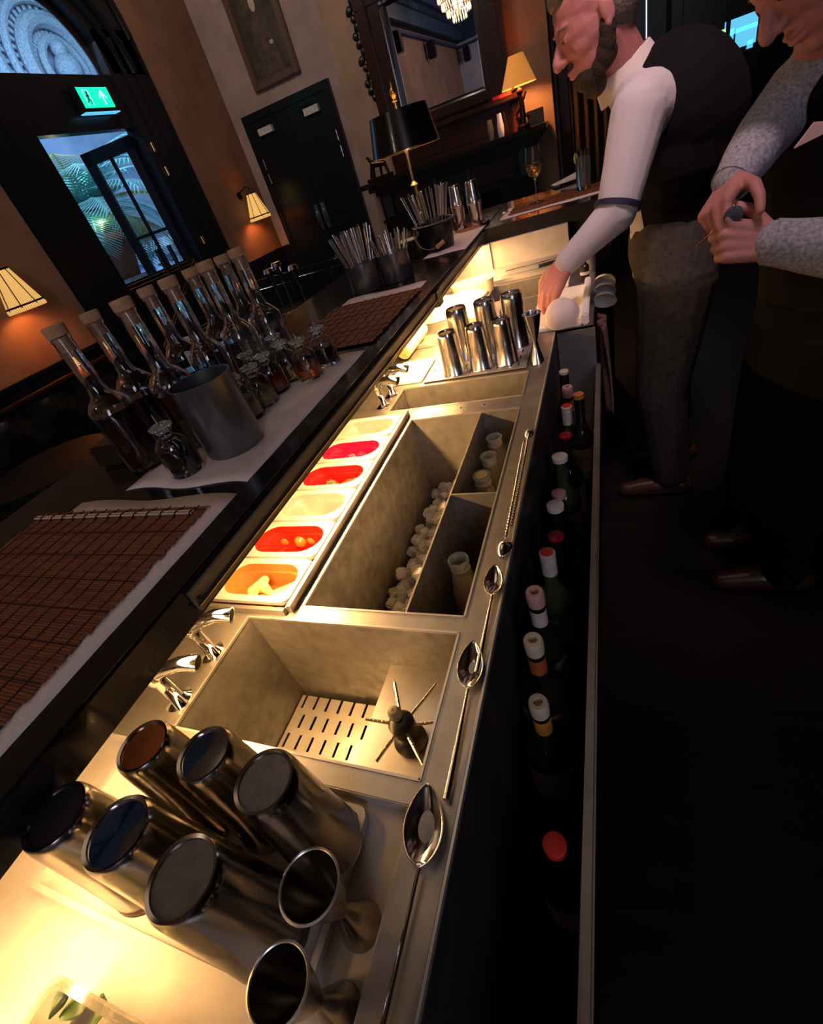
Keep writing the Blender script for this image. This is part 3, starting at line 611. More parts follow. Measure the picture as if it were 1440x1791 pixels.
ords = ['nearest of the nine corked bottles, almost full of dark red liquor', 'second nearest corked bottle, dark liquor behind the small ribbed decanter', 'third corked bottle from the near end, just left of the steel pitcher', 'fourth corked bottle from the near end, its shoulder above the pitcher rim', 'fifth corked bottle, standing right behind the steel pitcher', 'sixth corked bottle, to the right of the pitcher rim', 'seventh corked bottle from the near end', 'eighth corked bottle, second from the far end', 'farthest of the nine corked bottles, nearly empty']
for i, (p, l) in enumerate(zip(tops, ords)):
    H = .285 if i % 2 == 0 else .276
    if i == 0: H = .2825
    P = az(*p, ZB + .0022 + H + .004)
    tall(P.x, P.y, H, [.86, .74, .8, .62, .5, .7, .45, .55, .4][i], ['darkliq', 'darkliq', 'darkliq', 'darkliq', 'amberliq', 'blackliq', 'darkliq', 'clearb', 'clearb'][i], 'clear glass bottle, ' + l)
# steel pitcher
pt = thing('steel_pitcher', 'large brushed steel cylinder beaker standing in front of the corked bottles', 'beaker', (-.693, .652, ZB + .0022))
MB().lathe([(0, 0), (.053, 0), (.0565, .003), (.058, .008), (.058, .141), (.0588, .142), (.0588, .144), (.0568, .144), (.0565, .012), (0, .009)], 56).build('beaker_wall', 'dull', pt)
MB().lathe([(0, .10), (.0563, .10)], 40, caps=False).build('dark_contents', 'darkliq', pt)
# ribbed decanters
def dec(px, py, liq, fill, label, r=.031, H=.078, zt=None):
    P = az(px, py, ZB + .0022 + .01); t = thing('ribbed_decanter', label, 'decanter', (P.x, P.y, ZB + .0022), group='small ribbed decanters on the bar')
    MB().lathe([(0, 0), (r * .95, 0), (r, .005), (r, H * .3), (r, H * .66), (r * .93, H * .77), (r * .66, H * .88), (r * .42, H * .95), (r * .4, H), (r * .6, H + .006), (r * .6, H + .008), (r * .35, H + .008), (r * .33, H), (r * .36, H * .94), (r * .6, H * .86), (r * .86, H * .75), (r * .92, H * .65), (r * .92, .007), (0, .005)], 48, rib=.012).build('glass', 'glass', t)
    MB().lathe([(0, .0055), (r * .9, .0075), (r * .9, H * fill), (0, H * fill)], 28).build('liquid', liq, t)
    MB().lathe([(0, H + .0), (r * .3, H + .0), (r * .33, H + .0095), (r * .66, H + .010), (r * .68, H + .014), (r * .35, H + .017), (0, H + .018)], 24).build('stopper', 'clearb', t)
    mb = MB(); mb.tube([(0, 0, H + .015), (.0, 0, H + .024), (-.004, .002, H + .036)], [.003, .0022, .0015], 8); mb.build('dasher_tip', 'chrome', t)
    return t
dec(326, 815, 'blackliq', .56, 'ribbed decanter of black bitters between the tall bottles and the steel pitcher', .033, .085)
dec(573, 628, 'blackliq', .58, 'ribbed decanter of black bitters, farthest right on the paper')
dec(543, 652, 'orangeliq', .33, 'ribbed decanter with shallow orange liquor, second from the far right end')
dec(484, 677, 'redliq', .48, 'ribbed decanter of red liquor in the middle of the small decanters')
dec(464, 699, 'oliveliq', .5, 'ribbed decanter of olive liquor just right of the steel pitcher')
dec(437, 722, 'beige', .6, 'ribbed decanter of cloudy beige cordial tucked beside the pitcher')
dec(512, 655, 'amberliq', .4, 'ribbed decanter of amber liquor, behind the shallow orange one')
dec(500, 640, 'redliq', .3, 'ribbed decanter in the back row, behind the red one')
dec(455, 672, 'amberliq', .3, 'ribbed decanter with silver tip in the back row, left of the red one')
# steel pots with straws
def pot(px, py, r, H, label):
    P = az(px, py, ZB + .0); t = thing('steel_pot', label, 'pot', (P.x, P.y, ZB + .001))
    MB().lathe([(0, 0), (r * .97, 0), (r, .003), (r, H - .001), (r + .0012, H), (r - .0008, H + .0006), (r - .002, H - .001), (r - .002, .004), (0, .003)], 48).build('pot_wall', 'dull', t); return P
p1 = pot(645, 507, .060, .098, 'round steel pot of long straws, nearer the bamboo mat edge')
p2_ = pot(698, 489, .060, .098, 'round steel pot of short straws, beside the ice bucket')
st_me = None
def straws(P, n, L, r, z0, lean, label, group, rr=.0032, seed=1):
    rnd = random.Random(seed); root = None; mb = MB(); mb.loft([[Vector((q * math.cos(a * PI / 5), q * math.sin(a * PI / 5), z)) for a in range(10)] for q, z in ((rr * .8, 0), (rr, 0), (rr, L), (rr * .75, L), (rr * .75, L - .02), (0.0002, L - .02))])
    root = mb.build('metal_straw', 'spoon', None); tag(root, label, 'straw', group)
    for i in range(n):
        a = rnd.uniform(0, 2 * PI); q = math.sqrt(rnd.random()); bx = P.x + r * .55 * q * math.cos(a); by = P.y + r * .55 * q * math.sin(a)
        tx = math.cos(a) * q * .30 + lean[0] + rnd.uniform(-.04, .04); ty = math.sin(a) * q * .30 + lean[1] + rnd.uniform(-.04, .04)
        dirv = Vector((tx, ty, 1)).normalized(); rot = dirv.to_track_quat('Z', 'Y').to_euler()
        if i == 0: root.location = (bx, by, z0); root.rotation_euler = rot
        else: dup(root, (bx, by, z0 + rnd.uniform(0, .012)), rot)
straws(p1, 34, .198, .060, ZB + .006, (-.06, 0), 'long metal straw standing in the left steel pot', 'straws in the left steel pot', seed=2)
straws(p2_, 22, .150, .060, ZB + .006, (0, 0), 'short metal straw standing in the right steel pot', 'straws in the right steel pot', .0028, seed=5)
# black clips hanging over the first pot
cl = thing('black_tongs', 'black handled tongs leaning out of the left steel pot', 'tongs', p1 + Vector((-.02, -.01, .01)))
mb = MB()
for s in (-1, 1): mb.tube([(.0, s * .004, 0), (-.03, s * .010, .11), (-.055, s * .016, .135), (-.08, s * .012, .128)], [.003, .004, .005, .004], 8)
mb.build('arm', 'black', cl)
# ice bucket
P = az(768, 436, ZB); bk = thing('ice_bucket', 'dark ice bucket with wire handle and wooden grip holding a sheaf of straws', 'bucket', (P.x, P.y, ZB + .001))
MB().lathe([(0, 0), (.068, 0), (.071, .004), (.083, .098), (.09, .100), (.092, .106), (.084, .108), (.080, .100), (.067, .006), (0, .005)], 44).build('pail', 'black', bk)
MB().lathe([(.0905, .1035), (.0935, .1065), (.086, .109), (.0845, .1078)], 44, caps=False).build('pail_rim', 'dull', bk)
mb = MB(); pts = [Vector((.085 * math.cos(a), -.02 - .075 * math.sin(a), .095 - .075 * math.sin(a))) for a in [PI * k / 14 for k in range(15)]]; mb.tube(pts, .0015, 6); mb.build('wire_handle', 'dull', bk)
MB().tube([(pts[4].x, pts[4].y, pts[4].z), (pts[6].x, pts[6].y, pts[6].z)], .009, 12).build('wooden_grip', 'tanwood', bk)
straws(Vector((P.x - .005, P.y, 0)), 38, .215, .075, ZB + .010, (.0, 0), 'thin bar straw or stirrer standing in the dark ice bucket', 'straws in the ice bucket', .003, seed=9)
nd = MB().box(-.045, .035, -.04, .04, 0, .003, .001).build('folded_napkin', 'paper', None, loc=(P.x - .13, P.y - .02, ZB + .078), rot=(0, -.25, .3)); 
hold = thing('napkin_caddy', 'small dark caddy holding folded napkins left of the ice bucket', 'caddy', (P.x - .13, P.y - .02, ZB + .001)); MB().box(-.045, .045, -.045, .045, 0, .065, .004).build('caddy_box', 'black', hold); nd.location = (P.x - .13, P.y - .02, ZB + .068); nd.rotation_euler = (0, 0, .3)
tag(nd, 'folded white napkins on the dark caddy left of the ice bucket', 'napkin')
# copper tray and stacked tins
P = az(826, 398, ZB); ty = thing('copper_tray', 'small copper tray at the bar corner holding stacked tins', 'tray', (P.x, P.y, ZB + .001))
MB().lathe([(0, 0), (.082, 0), (.086, .014), (.088, .014), (.086, -.001 + .001), (0, .0015)], 40).build('tray_body', 'copper', ty)
for k, (px, py, lb) in enumerate(((808, 400, 'left'), (836, 394, 'right'))):
    q = az(px, py, ZB + .004); q.z = ZB + .0035
    tin((q.x, q.y, q.z), .026, .034, .098, 'lower shaker tin, standing mouth up, %s stack on the copper tray' % lb, 'shaker', up=True, group='stacked tins on the copper tray')
    tin((q.x, q.y, q.z + .0995), .026, .034, .085, 'upper shaker tin, mouth down, %s stack on the copper tray' % lb, 'shaker', group='stacked tins on the copper tray')
q = az(790, 408, ZB + .004); mbg = thing('stem_glass', 'small footed mixing glass left of the stacked tins', 'glass', (q.x - .02, q.y, ZB + .001)); MB().lathe([(0, 0), (.03, 0), (.031, .002), (.005, .008), (.005, .03), (.028, .05), (.034, .11), (.0325, .11), (.026, .052), (0, .036)], 32).build('bowl_and_foot', 'glass', mbg)
paper(-.72, -.53, 2.10, 2.66, 'crumpled pale paper sheet at the corner of the bar', ZB, 2)
# cross counter items
paper(-.47, .0, 2.56, 2.88, 'pale paper sheet under the mat on the return bar', ZB, 4)
mat_(-.435, -.02, 2.62, 2.86, 'brown bamboo mat lying under the wine glass on the return bar', roll=False, wob=.003)
def napk(x, y, z, label):
    mb = MB(); mb.grid(lambda u, v: Vector(((u - .5) * .14, (v - .5) * .10, .006 + .03 * u * (1 - abs(2 * v - 1)) + .003 * math.sin(12 * v))), 10, 10); o = mb.build('napkin', 'cloth', None, loc=(x, y, z), rot=(0, 0, .3)); o.modifiers.new('s', 'SOLIDIFY').thickness = .002; return tag(o, label, 'napkin')
q = az(990, 322, ZB); napk(q.x, q.y + .02, ZB + .006, 'folded white napkin between wine glass and tumbler')
q = az(940, 354, ZB + .007); wg = thing('wine_glass', 'stemmed glass of white wine standing on the return bar', 'wine glass', (q.x, q.y, ZB + .0075))
MB().lathe([(0, 0), (.034, 0), (.0345, .0015), (.02, .004), (.0045, .010), (.0038, .03), (.0038, .09), (.008, .098), (.026, .112), (.038, .138), (.0395, .155), (.036, .185), (.031, .222), (.0298, .222), (.0348, .185), (.0382, .155), (.0368, .139), (.025, .1145), (.006, .102), (0, .101)], 44).build('bowl_and_stem', 'glass', wg)
MB().lathe([(0, .1014), (.006, .1024), (.0248, .115), (.0365, .139), (.038, .152), (.0376, .158), (0, .158)], 36).build('white_wine', 'wine', wg)
q = az(1022, 330, ZB + .007); tg = thing('highball_glass', 'tall straight highball glass with a lime slice on the return bar', 'glass', (q.x, q.y, ZB + .0075))
MB().lathe([(0, 0), (.031, 0), (.032, .002), (.033, .148), (.0315, .148), (.0303, .012), (0, .01)], 40).build('tumbler', 'glass', tg)
MB().lathe([(0, .0105), (.030, .0125), (.0312, .125), (0, .125)], 32).build('drink', 'water', tg)
MB().lathe([(0, 0), (.02, 0), (.0205, .0015), (.02, .003), (0, .003)], 24, mtx=Matrix.Translation((-.029, -.01, .125)) @ Matrix.Rotation(PI / 2, 4, 'Y') @ Matrix.Rotation(.4, 4, 'X')).build('lime_slice', 'lime', tg)
q = az(884, 374, ZB); ck = MB().sphere((0, 0, 0), .012, 12, (1.4, 1, .4)).build('metal_pourer', 'chrome', None, loc=(q.x, q.y + .01, ZB + .0055)); tag(ck, 'small shiny metal pourer left lying beside the mat on the return bar', 'pourer')
# buffet lamp on the bar
q = Vector((-.875, 2.70, ZB)); lp = thing('table_lamp', 'brass column lamp with black drum shade on the far end of the bar', 'lamp', q)
MB().lathe([(0, 0), (.075, 0), (.075, .012), (.045, .02), (.02, .035), (.012, .06), (.012, .10), (.018, .11), (.010, .12), (.014, .22), (.022, .235), (.008, .25), (.0075, .56), (0, .56)], 28).build('brass_column', 'brass', lp)
def lampshade(t, rt, rbm, z0, z1, m, name='lamp_shade', sx=1): return MB().lathe([(rbm, z0), (rt, z1), (rt - .002, z1), (rbm - .002, z0), (rbm, z0)], 64, caps=False, sx=sx).build(name, m, t)
lampshade(lp, .135, .165, .375, .525, 'shadeb'); lampshade(lp, .132, .162, .377, .523, 'shadein', 'shade_lining')
MB().lathe([(.1645, .374), (.1665, .374), (.1665, .379), (.1645, .379)], 64, caps=False).build('shade_trim', 'brass', lp)
MB().lathe([(0, .555), (.012, .56), (.006, .568), (.016, .585), (.014, .60), (.004, .61), (.005, .62), (0, .632)], 20).build('finial', 'gilt', lp)
point('lamp_bulb', (q.x, q.y, ZB + .47), 2.2, (1, .6, .25), .04)
# ------------------------------------------------------------------ far prep area
q = az(706, 617, .03); q2 = az(741, 572, .03); md = thing('citrus_press', 'cream ribbed plastic muddler lying on the steel with an amber star end', 'muddler', q)
d = (q2 - q); mx = d.to_track_quat('Z', 'Y').to_matrix().to_4x4(); L = d.length
MB().lathe([(0, 0), (.022, 0), (.024, .004), (.024, L - .03), (.018, L - .008), (.008, L), (0, L)], 40, mtx=mx, rib=.02).build('grip', 'yellowp', md)
mb = MB()
for k in range(12): a = 2 * PI * k / 12; mb.prism([(-.001, .003), (.001, .003), (.0025, .021), (-.0025, .021)], -.004, 0, 'z'); 
mb.bm.clear()
for k in range(12):
    a = 2 * PI * k / 12; p = []
    for (x, y) in ((-.0008, .004), (.0008, .004), (.003, .021), (-.003, .021)): p.append((x * math.cos(a) - y * math.sin(a), x * math.sin(a) + y * math.cos(a)))
    mb.loft([[mx @ Vector((x, y, -.003)) for x, y in p], [mx @ Vector((x, y, .001)) for x, y in p]])
mb.build('star_teeth', 'star', md)
q = az(745, 598, .006); fp = thing('oval_pan', 'steel pan with oval opening lying beside the cream muddler', 'pan', (q.x, q.y, .001))
inn = stadium(0, 0, .12, .07); mb = MB(); mb.loft([[Vector((x * 1.25, y * 1.3, 0)) for x, y in inn], [Vector((x * 1.25, y * 1.3, .012)) for x, y in inn], [Vector((x, y, .012)) for x, y in inn], [Vector((x * .9, y * .9, .002)) for x, y in inn]]); mb.build('pan_body', 'thinsteel', fp, angle=30)
for (x0, x1, y0, y1, z1, l) in ((-.64, -.525, 1.26, 1.43, .008, 'flat white plastic board between the far taps and the drainer'), (-.56, -.36, 1.72, 1.86, .02, 'flat steel lid lying behind the upturned tins'), (-.52, -.40, 1.56, 1.66, .02, 'small cream box lid behind the tall upturned tins')):
    o = MB().box(x0, x1, y0, y1, .0007, z1, .002).build('prep_board', 'plastic' if 'white' in l else ('thinsteel' if 'steel' in l else 'yellowp'), None); tag(o, l, 'board')
def heap(cx, cy, w, h, z, hgt, name, m, label, cat, seed):
    rnd = random.Random(seed); ph = [(rnd.uniform(4, 16), rnd.uniform(4, 16), rnd.uniform(0, 6)) for _ in range(8)]
    def f(u, v):
        e = min(u, 1 - u, v, 1 - v) * 4; e = min(1, e) ** .6
        q = sum(math.sin(a * u + b * v + c) for a, b, c in ph) / 8
        return Vector((cx + (u - .5) * w * (1 + .06 * math.sin(9 * v)), cy + (v - .5) * h * (1 + .06 * math.sin(8 * u)), z + e * hgt * (.65 + .6 * q) + .001))
    mb = MB(); mb.grid(f, 40, 40); o = mb.build(name, m, None); o.modifiers.new('s', 'SOLIDIFY').thickness = .002; o.modifiers['s'].offset = 1
    return tag(o, label, cat)
heap(-.585, 1.97, .22, .30, 0, .05, 'bar_towel', 'cloth', 'crumpled white bar towel heaped against the steel under the bar edge', 'towel', 3)
bw = thing('oval_pan', 'oval steel tray behind the crumpled white towel', 'tray', (-.54, 2.12, .001)); inn = stadium(0, 0, .16, .07); mb = MB(); mb.loft([[Vector((x * 1.1, y * 1.2, 0)) for x, y in inn], [Vector((x * 1.2, y * 1.3, .05)) for x, y in inn], [Vector((x * 1.1, y * 1.1, .05)) for x, y in inn], [Vector((x, y, .004)) for x, y in inn]]); mb.build('pan_body', 'yellowp', bw, angle=30)
lg = heap(-.44, 1.59, .03, .02, .02, .01, 'lime_wedge', 'lime', 'small green lime scrap left by the towel', 'lime', 5)
# knife on ledge
q0 = ay(868, 487, YE - .14); kn = thing('kitchen_knife', 'long thin kitchen knife with dark handle on the steel ledge', 'knife', (0, 0, 0)); zl = .0155
a = az(875, 485, zl); b = az(943, 468, zl); c = az(985, 456, zl)
mb = MB(); s = Vector((0, .008, 0)); mb.loft([[a, a + Vector((0, 0, .001)), a + Vector((0, 0, .001)), a], [b - s, b - s + Vector((0, 0, .0015)), b + s + Vector((0, 0, .0015)), b + s]]); mb.build('blade', 'chrome', kn)
mb = MB(); mb.tube([b + Vector((0, 0, .006)), c + Vector((0, 0, .006))], .0065, 10); mb.build('handle', 'black', kn)
pe = thing('bar_tweezers', 'pair of slim steel tweezers parallel to the knife', 'tweezers', (0, 0, 0)); mb = MB()
for dy in (-.004, .004): mb.tube([az(885, 476, zl) + Vector((0, dy * .3, .004)), az(955, 458, zl) + Vector((0, dy, .004)), az(975, 452, zl) + Vector((0, 0, .004))], .0018, 6)
mb.build('tweezer_arm', 'chrome', pe)
# cutting board with raised side
cb = thing('cutting_board', 'white plastic cutting board with upright side panel beyond the speed rail', 'board', (0, 0, 0))
mb = MB(); mb.box(-.235, -.082, 1.50, 1.88, .0007, .012, .002); mb.build('board', 'plastic', cb)
mb = MB(); mb.box(-.081, -.060, 1.50, 1.88, .0007, .034, .004); mb.build('side_panel', 'plastic', cb)
wb = MB().box(-.205, -.14, 1.92, 2.14, .0007, .012, .002).build('white_cloth_pad', 'cloth', None); tag(wb, 'folded white cloth behind the hand on the steel', 'cloth')
# bowl under the hand
q = az(982, 556, .03); bo = thing('white_bowl', 'round pale bowl tilted on the cutting board under the hand', 'bowl', (q.x, q.y, .046), (.5, -.15, 0))
MB().lathe([(0, -.03), (.02, -.03), (.036, -.022), (.047, -.004), (.052, .014), (.0505, .015), (.045, -.001), (.034, -.018), (0, -.026)], 48, mtx=Matrix.Rotation(PI, 4, 'X')).build('bowl_shell', 'paper', bo)
# upright bottles and can at far right of the prep area
for (px, py, r, H, m, nm, lb, ct_) in ((1046, 470, .022, .11, 'thinsteel', 'steel_canister', 'bright steel canister standing at the far right of the station', 'canister'), (1024, 492, .016, .07, 'black', 'small_black_bottle', 'small black bottle with white band near the steel canister', 'bottle'), (1030, 458, .02, .09, 'brass', 'brass_canister', 'brass coloured canister behind the small black bottle', 'canister')):
    q = az(px, py, .0); q.x = min(q.x, -.052 - r); o = thing(nm, lb, ct_, (q.x, q.y, .0008))
    MB().lathe([(0, 0), (r, 0), (r, H * .75), (r * .5, H * .88), (r * .45, H), (0, H)] if m == 'black' else [(0, 0), (r, 0), (r, H), (r * .9, H + .003), (0, H + .003)], 28).build('body', m, o)
    if m == 'black': MB().lathe([(r + .0005, H * .35), (r + .0005, H * .5)], 24, caps=False).build('label_band', 'whitelab', o)
# shell-like strainers hung outside the rail
for k, (px, py) in enumerate(((1062, 490), (1064, 505), (1066, 521))):
    q = az(px, py, -.01); o = thing('strainer', '%s of three pale domed strainers hanging at the outer edge of the station' % ['farthest', 'middle', 'nearest'][k], 'strainer', (-.018, q.y, -.012), (-.9, .15, 0), 'strainers on the outer edge')
    MB().lathe([(.038, -.006), (.033, .006), (.02, .014), (0, .017), (0, .0158), (.019, .0128), (.0315, .005), (.0365, -.006), (.038, -.006)], 32, caps=False).build('dome', 'whitecap', o)
    mb = MB(); mb.tube([(-.03, 0, 0), (-.045, 0, .004)], .0025, 6); mb.build('hook', 'chrome', o)
def towel_f(u, v): 
    return Vector((-.030 + .012 * math.sin(11 * v + 2 * u) + .016 * u, 1.56 + .13 * v + .01 * math.sin(5 * u), -.035 - .30 * u))
mb = MB(); mb.grid(towel_f, 20, 24); o = mb.build('hanging_towel', 'dustcloth', None); o.modifiers.new('s', 'SOLIDIFY').thickness = .004; tag(o, 'dull pink cloth hanging outside the station below the strainers', 'towel')
# ------------------------------------------------------------------ room
XL = -3.85; YB = 6.0; YR = -7.2; ZC = 3.3; XR = 2.3
struct('floor', MB().box(XL - .2, XR, YR, YB + .2, FL - .05, FL), 'floorw', smooth=False)
struct('ceiling', MB().box(XL - .2, XR, YR, YB + .2, ZC, ZC + .05), 'ceil', smooth=False)
EC = 3.96
arc = [(EC + 1.02 * math.cos(t), 2.05 + .95 * math.sin(t)) for t in [PI * k / 24 for k in range(25)]]
poly = [(YR, FL), (EC - 1.02, FL)] + arc[::-1] + [(EC + 1.02, FL), (YB, FL), (YB, ZC), (YR, ZC)]
def npoly(name, poly, a, b, m):
    bm = bmesh.new(); v0 = [bm.verts.new((a, *p)) for p in poly]; f = bm.faces.new(v0)
    r = bmesh.ops.extrude_face_region(bm, geom=[f]); 
    for g in r['geom']:
        if isinstance(g, bmesh.types.BMVert): g.co.x = b
    mb = MB(); mb.bm.free(); mb.bm = bm; return mb
struct('wall_left', npoly('w', poly, XL, XL - .15, None), 'wallL', smooth=False)
struct('wall_back', MB().box(XL, -.37, YB, YB + .15, FL, ZC), 'wallB', smooth=False)
struct('wall_front', MB().box(XL - .15, XR, YR - .15, YR, FL, ZC), 'wallrear', smooth=False)
struct('wall_right', MB().box(XR, XR + .15, YR, YB, FL, ZC), 'dark', smooth=False)
struct('wall_breast', MB().box(-2.36, -.42, 5.72, YB, FL, ZC), 'wallbreast', smooth=False)
struct('wall_partition', MB().box(-.37, XR, YB, YB + .1, FL, ZC), 'dark', smooth=False)
struct('baseboard_left', MB().box(XL, XL + .03, YR, EC - 1.02, FL, .08).box(XL + .03, XL + .045, YR, EC - 1.02, .05, .08), 'dark', smooth=False)
struct('baseboard_back', MB().box(XL, -3.73, YB - .03, YB, FL, .1).box(XL, XL + .03, EC + 1.02, YB, FL, .1), 'dark', smooth=False)
mb = MB(); mb.box(XL, XL + .22, YR, YB, 2.62, 3.0); mb.box(XL, XL + .35, YR, YB, 3.0, ZC); mb.box(XL, XL + .10, YR, YB, 2.5, 2.55); mb.box(XL, XR, YR, YR + .22, 2.62, 3.0); mb.box(XL, XR, YR, YR + .35, 3.0, ZC); mb.box(XL, XR, YR, YR + .1, 2.5, 2.55)
for k in range(60): mb.box(XL + .22, XL + .28, YR + .2 + k * .12, YR + .26 + k * .12, 2.86, 2.96)
struct('trim_1', mb, 'cornice', smooth=False)
# entrance: jambs, transom, fanlight surround
mb = MB(); x0, x1 = XL - .12, XL + .02
mb.box(x0, x1, EC - 1.0, 3.43, FL, 2.05); mb.box(x0, x1, 4.48, EC + 1.0, FL, 2.05); mb.box(x0 + .02, x1 - .03, 3.43, 4.48, 1.41, 1.77)
n = 28; rings = []
for k in range(n + 1):
    t = PI * k / n; ci = math.cos(t); si = math.sin(t); yi = EC + .56 * ci; zi = 1.77 + .56 * si; yo = EC + 1.0 * ci; zo = 2.05 + .93 * si
    rings.append([Vector((x0, yi, zi)), Vector((x1, yi, zi)), Vector((x1, yo, zo)), Vector((x0, yo, zo))])
mb.loft(rings); mb.box(x0, x1, EC - 1.0, EC - .56, 1.77, 2.06); mb.box(x0, x1, EC + .56, EC + 1.0, 1.77, 2.06)
struct('door_1', mb, 'dark', smooth=False)
mb = MB()
for rr, q in ((.62, .02), (.74, .03), (.88, .02)):
    mb.tube([(x1 + .01, EC + (rr + .06) * math.cos(t), (1.77 if rr < .8 else 2.0) + rr * math.sin(t)) for t in [PI * k / 24 for k in range(25)]], q, 8)
for y in (3.2, 3.05, 4.62, 4.75, 4.9): mb.box(x1, x1 + .02, y, y + .03, FL, 2.0)
struct('trim_2', mb, 'dark')
mb = MB(); mb.tube([(x0 + .03, EC + .53 * math.cos(t), 1.78 + .53 * math.sin(t)) for t in [PI * k / 24 for k in range(25)]], .025, 8); struct('trim_3', mb, 'mahog')
fg = MB().loft([[Vector((x0 + .05 + d, EC + .56 * math.cos(PI * k / 24), 1.77 + .56 * math.sin(PI * k / 24))) for k in range(25)] for d in (0, .006)]); o = struct('window_1', fg, 'glass', smooth=False)
# exit sign
ex = thing('exit_sign', 'lit green running-man exit sign on the dark transom above the entrance', 'exit sign', (XL + .03, 4.12, 1.60), (0, 0, .0))
MB().box(-.01, .045, -.185, .185, -.09, .09, .006).build('housing', 'black', ex)
MB().box(.0451, .047, -.16, .16, -.065, .065).build('green_panel', 'exitg', ex, smooth=False)
MB().box(-.012, .050, -.186, .186, -.096, -.0905).build('lower_edge', 'cyan', ex, smooth=False)
mb = MB(); X0, X1 = .0472, .0484
# door outline, running figure, arrow (pointing up)
for b_ in ((-.115, -.11, -.05, .05), (-.115, -.055, .045, .05), (-.06, -.055, -.05, .05)): mb.box(X0, X1, b_[0], b_[1], b_[2], b_[3])
arr = [(.03, -.008), (.045, -.008), (.075, .032), (.105, -.008), (.12, -.008), (.079, .048), (.071, .048)]
mb.prism([(.068, -.045), (.082, -.045), (.082, .03), (.068, .03)], X0, X1, 'x'); mb.prism([(.03, -.005), (.045, -.005), (.075, .030), (.075, .048)], X0, X1, 'x'); mb.prism([(.105, -.005), (.12, -.005), (.075, .048), (.075, .030)], X0, X1, 'x')
mb.build('arrow_and_door', 'exitw', ex, smooth=False)
mb = MB(); X1 = .0495
mb.sphere((.0485, -.078, .030), .009, 10, (.2, 1, 1))
for (a, b, w) in (((-.08, .02), (-.088, -.008), .007), ((-.088, -.008), (-.068, -.022), .005), ((-.068, -.022), (-.074, -.042), .004), ((-.088, -.008), (-.098, -.028), .005), ((-.098, -.028), (-.112, -.03), .004), ((-.08, .018), (-.064, .006), .004), ((-.082, .018), (-.098, .006), .004)):
    mb.tube([(.0485, *a), (.0485, *b)], w * .8, 6)
mb.build('running_figure', 'dark', ex)
# open glazed door leaf
lf_ = thing('door_leaf', 'open glazed door leaf with black frame swung outward at the entrance', 'door', (XL - .10, 4.46, FL), (0, 0, math.radians(68)))
W = .52; H = 2.30
mb = MB(); mb.box(-.02, .02, -.0, .07, 0, H); 
mb.bm.clear()
mb.box(-.02, .02, -W, -W + .09, 0, H); mb.box(-.02, .02, -.08, 0, 0, H); mb.box(-.02, .02, -W, 0, H - .10, H); mb.box(-.02, .02, -W, 0, 0, .95); mb.box(-.012, .012, -W / 2 - .015, -W / 2 + .015, .9, H); mb.box(-.012, .012, -W, 0, 1.56, 1.585)
mb.build('leaf_frame', 'dark', lf_, smooth=False)
MB().box(-.003, .003, -W + .08, -.07, .95, H - .1).build('glass_pane', 'glass', lf_, smooth=False)
mb = MB(); 
for (a, b) in (((-W + .03, .06), (-.03, .9)), ((-W + .03, .9), (-.03, .06)), ((-W + .03, .9), (-.03, .9)), ((-W + .03, .06), (-W + .03, .9)), ((-.03, .06), (-.03, .9))):
    for s in (-.025, .025): mb.tube([(s * .9, *a), (s * .9, *b)], .003, 5)
mb.build('brass_inlay', 'brass', lf_)
lf_.rotation_euler = (0, 0, math.radians(-74)); lf_.rotation_euler[2] = math.radians(-74)
for k, (y, z) in enumerate(((4.54, 1.25), (4.57, 1.06), (4.60, .46))):
    o = MB().tube([(XL + .03, y, z - .035), (XL + .03, y, z + .035)], .016, 10).build('brass_hinge', 'brass', lf_); bpy.context.view_layer.update(); o.matrix_parent_inverse = lf_.matrix_world.inverted()
# fixed low leaf with brass cross inlay
lw = thing('door_leaf', 'low dark door panel with crossed brass inlay at the entrance', 'door', (XL - .06, 3.43, FL))
MB().box(-.02, .02, 0, 1.04, .02, 1.28).build('panel', 'dark', lw, smooth=False)
mb = MB()
for (a, b) in (((.03, .70), (1.0, 1.26)), ((.03, 1.26), (.5, .7)), ((.5, .7), (1.0, .7)), ((.03, 1.26), (1.0, 1.26)), ((.52, .1), (.52, 1.26)), ((.03, .1), (.52, .7)), ((.52, .7), (1.0, .1))):
    for dz in (0, .03): mb.tube([(.022, a[0], a[1] + dz - .03), (.022, b[0], b[1] + dz - .03)], .0035, 5)
mb.build('brass_inlay', 'brass', lw)
for k, yy in enumerate((3.95, 4.12)):
    o = thing('pull_handle', 'long black %s pull handle in the entrance' % ['left', 'right'][k], 'handle', (XL + .02, yy, .1), group='pull handles at the entrance'); MB().tube([(0, 0, -.3), (0, 0, .42)], .022, 12).build('bar', 'black', o)
    mb = MB(); mb.tube([(-.06, 0, -.25), (0, 0, -.25)], .012, 8); mb.tube([(-.06, 0, .3), (0, 0, .3)], .012, 8); mb.build('bracket', 'chrome', o)
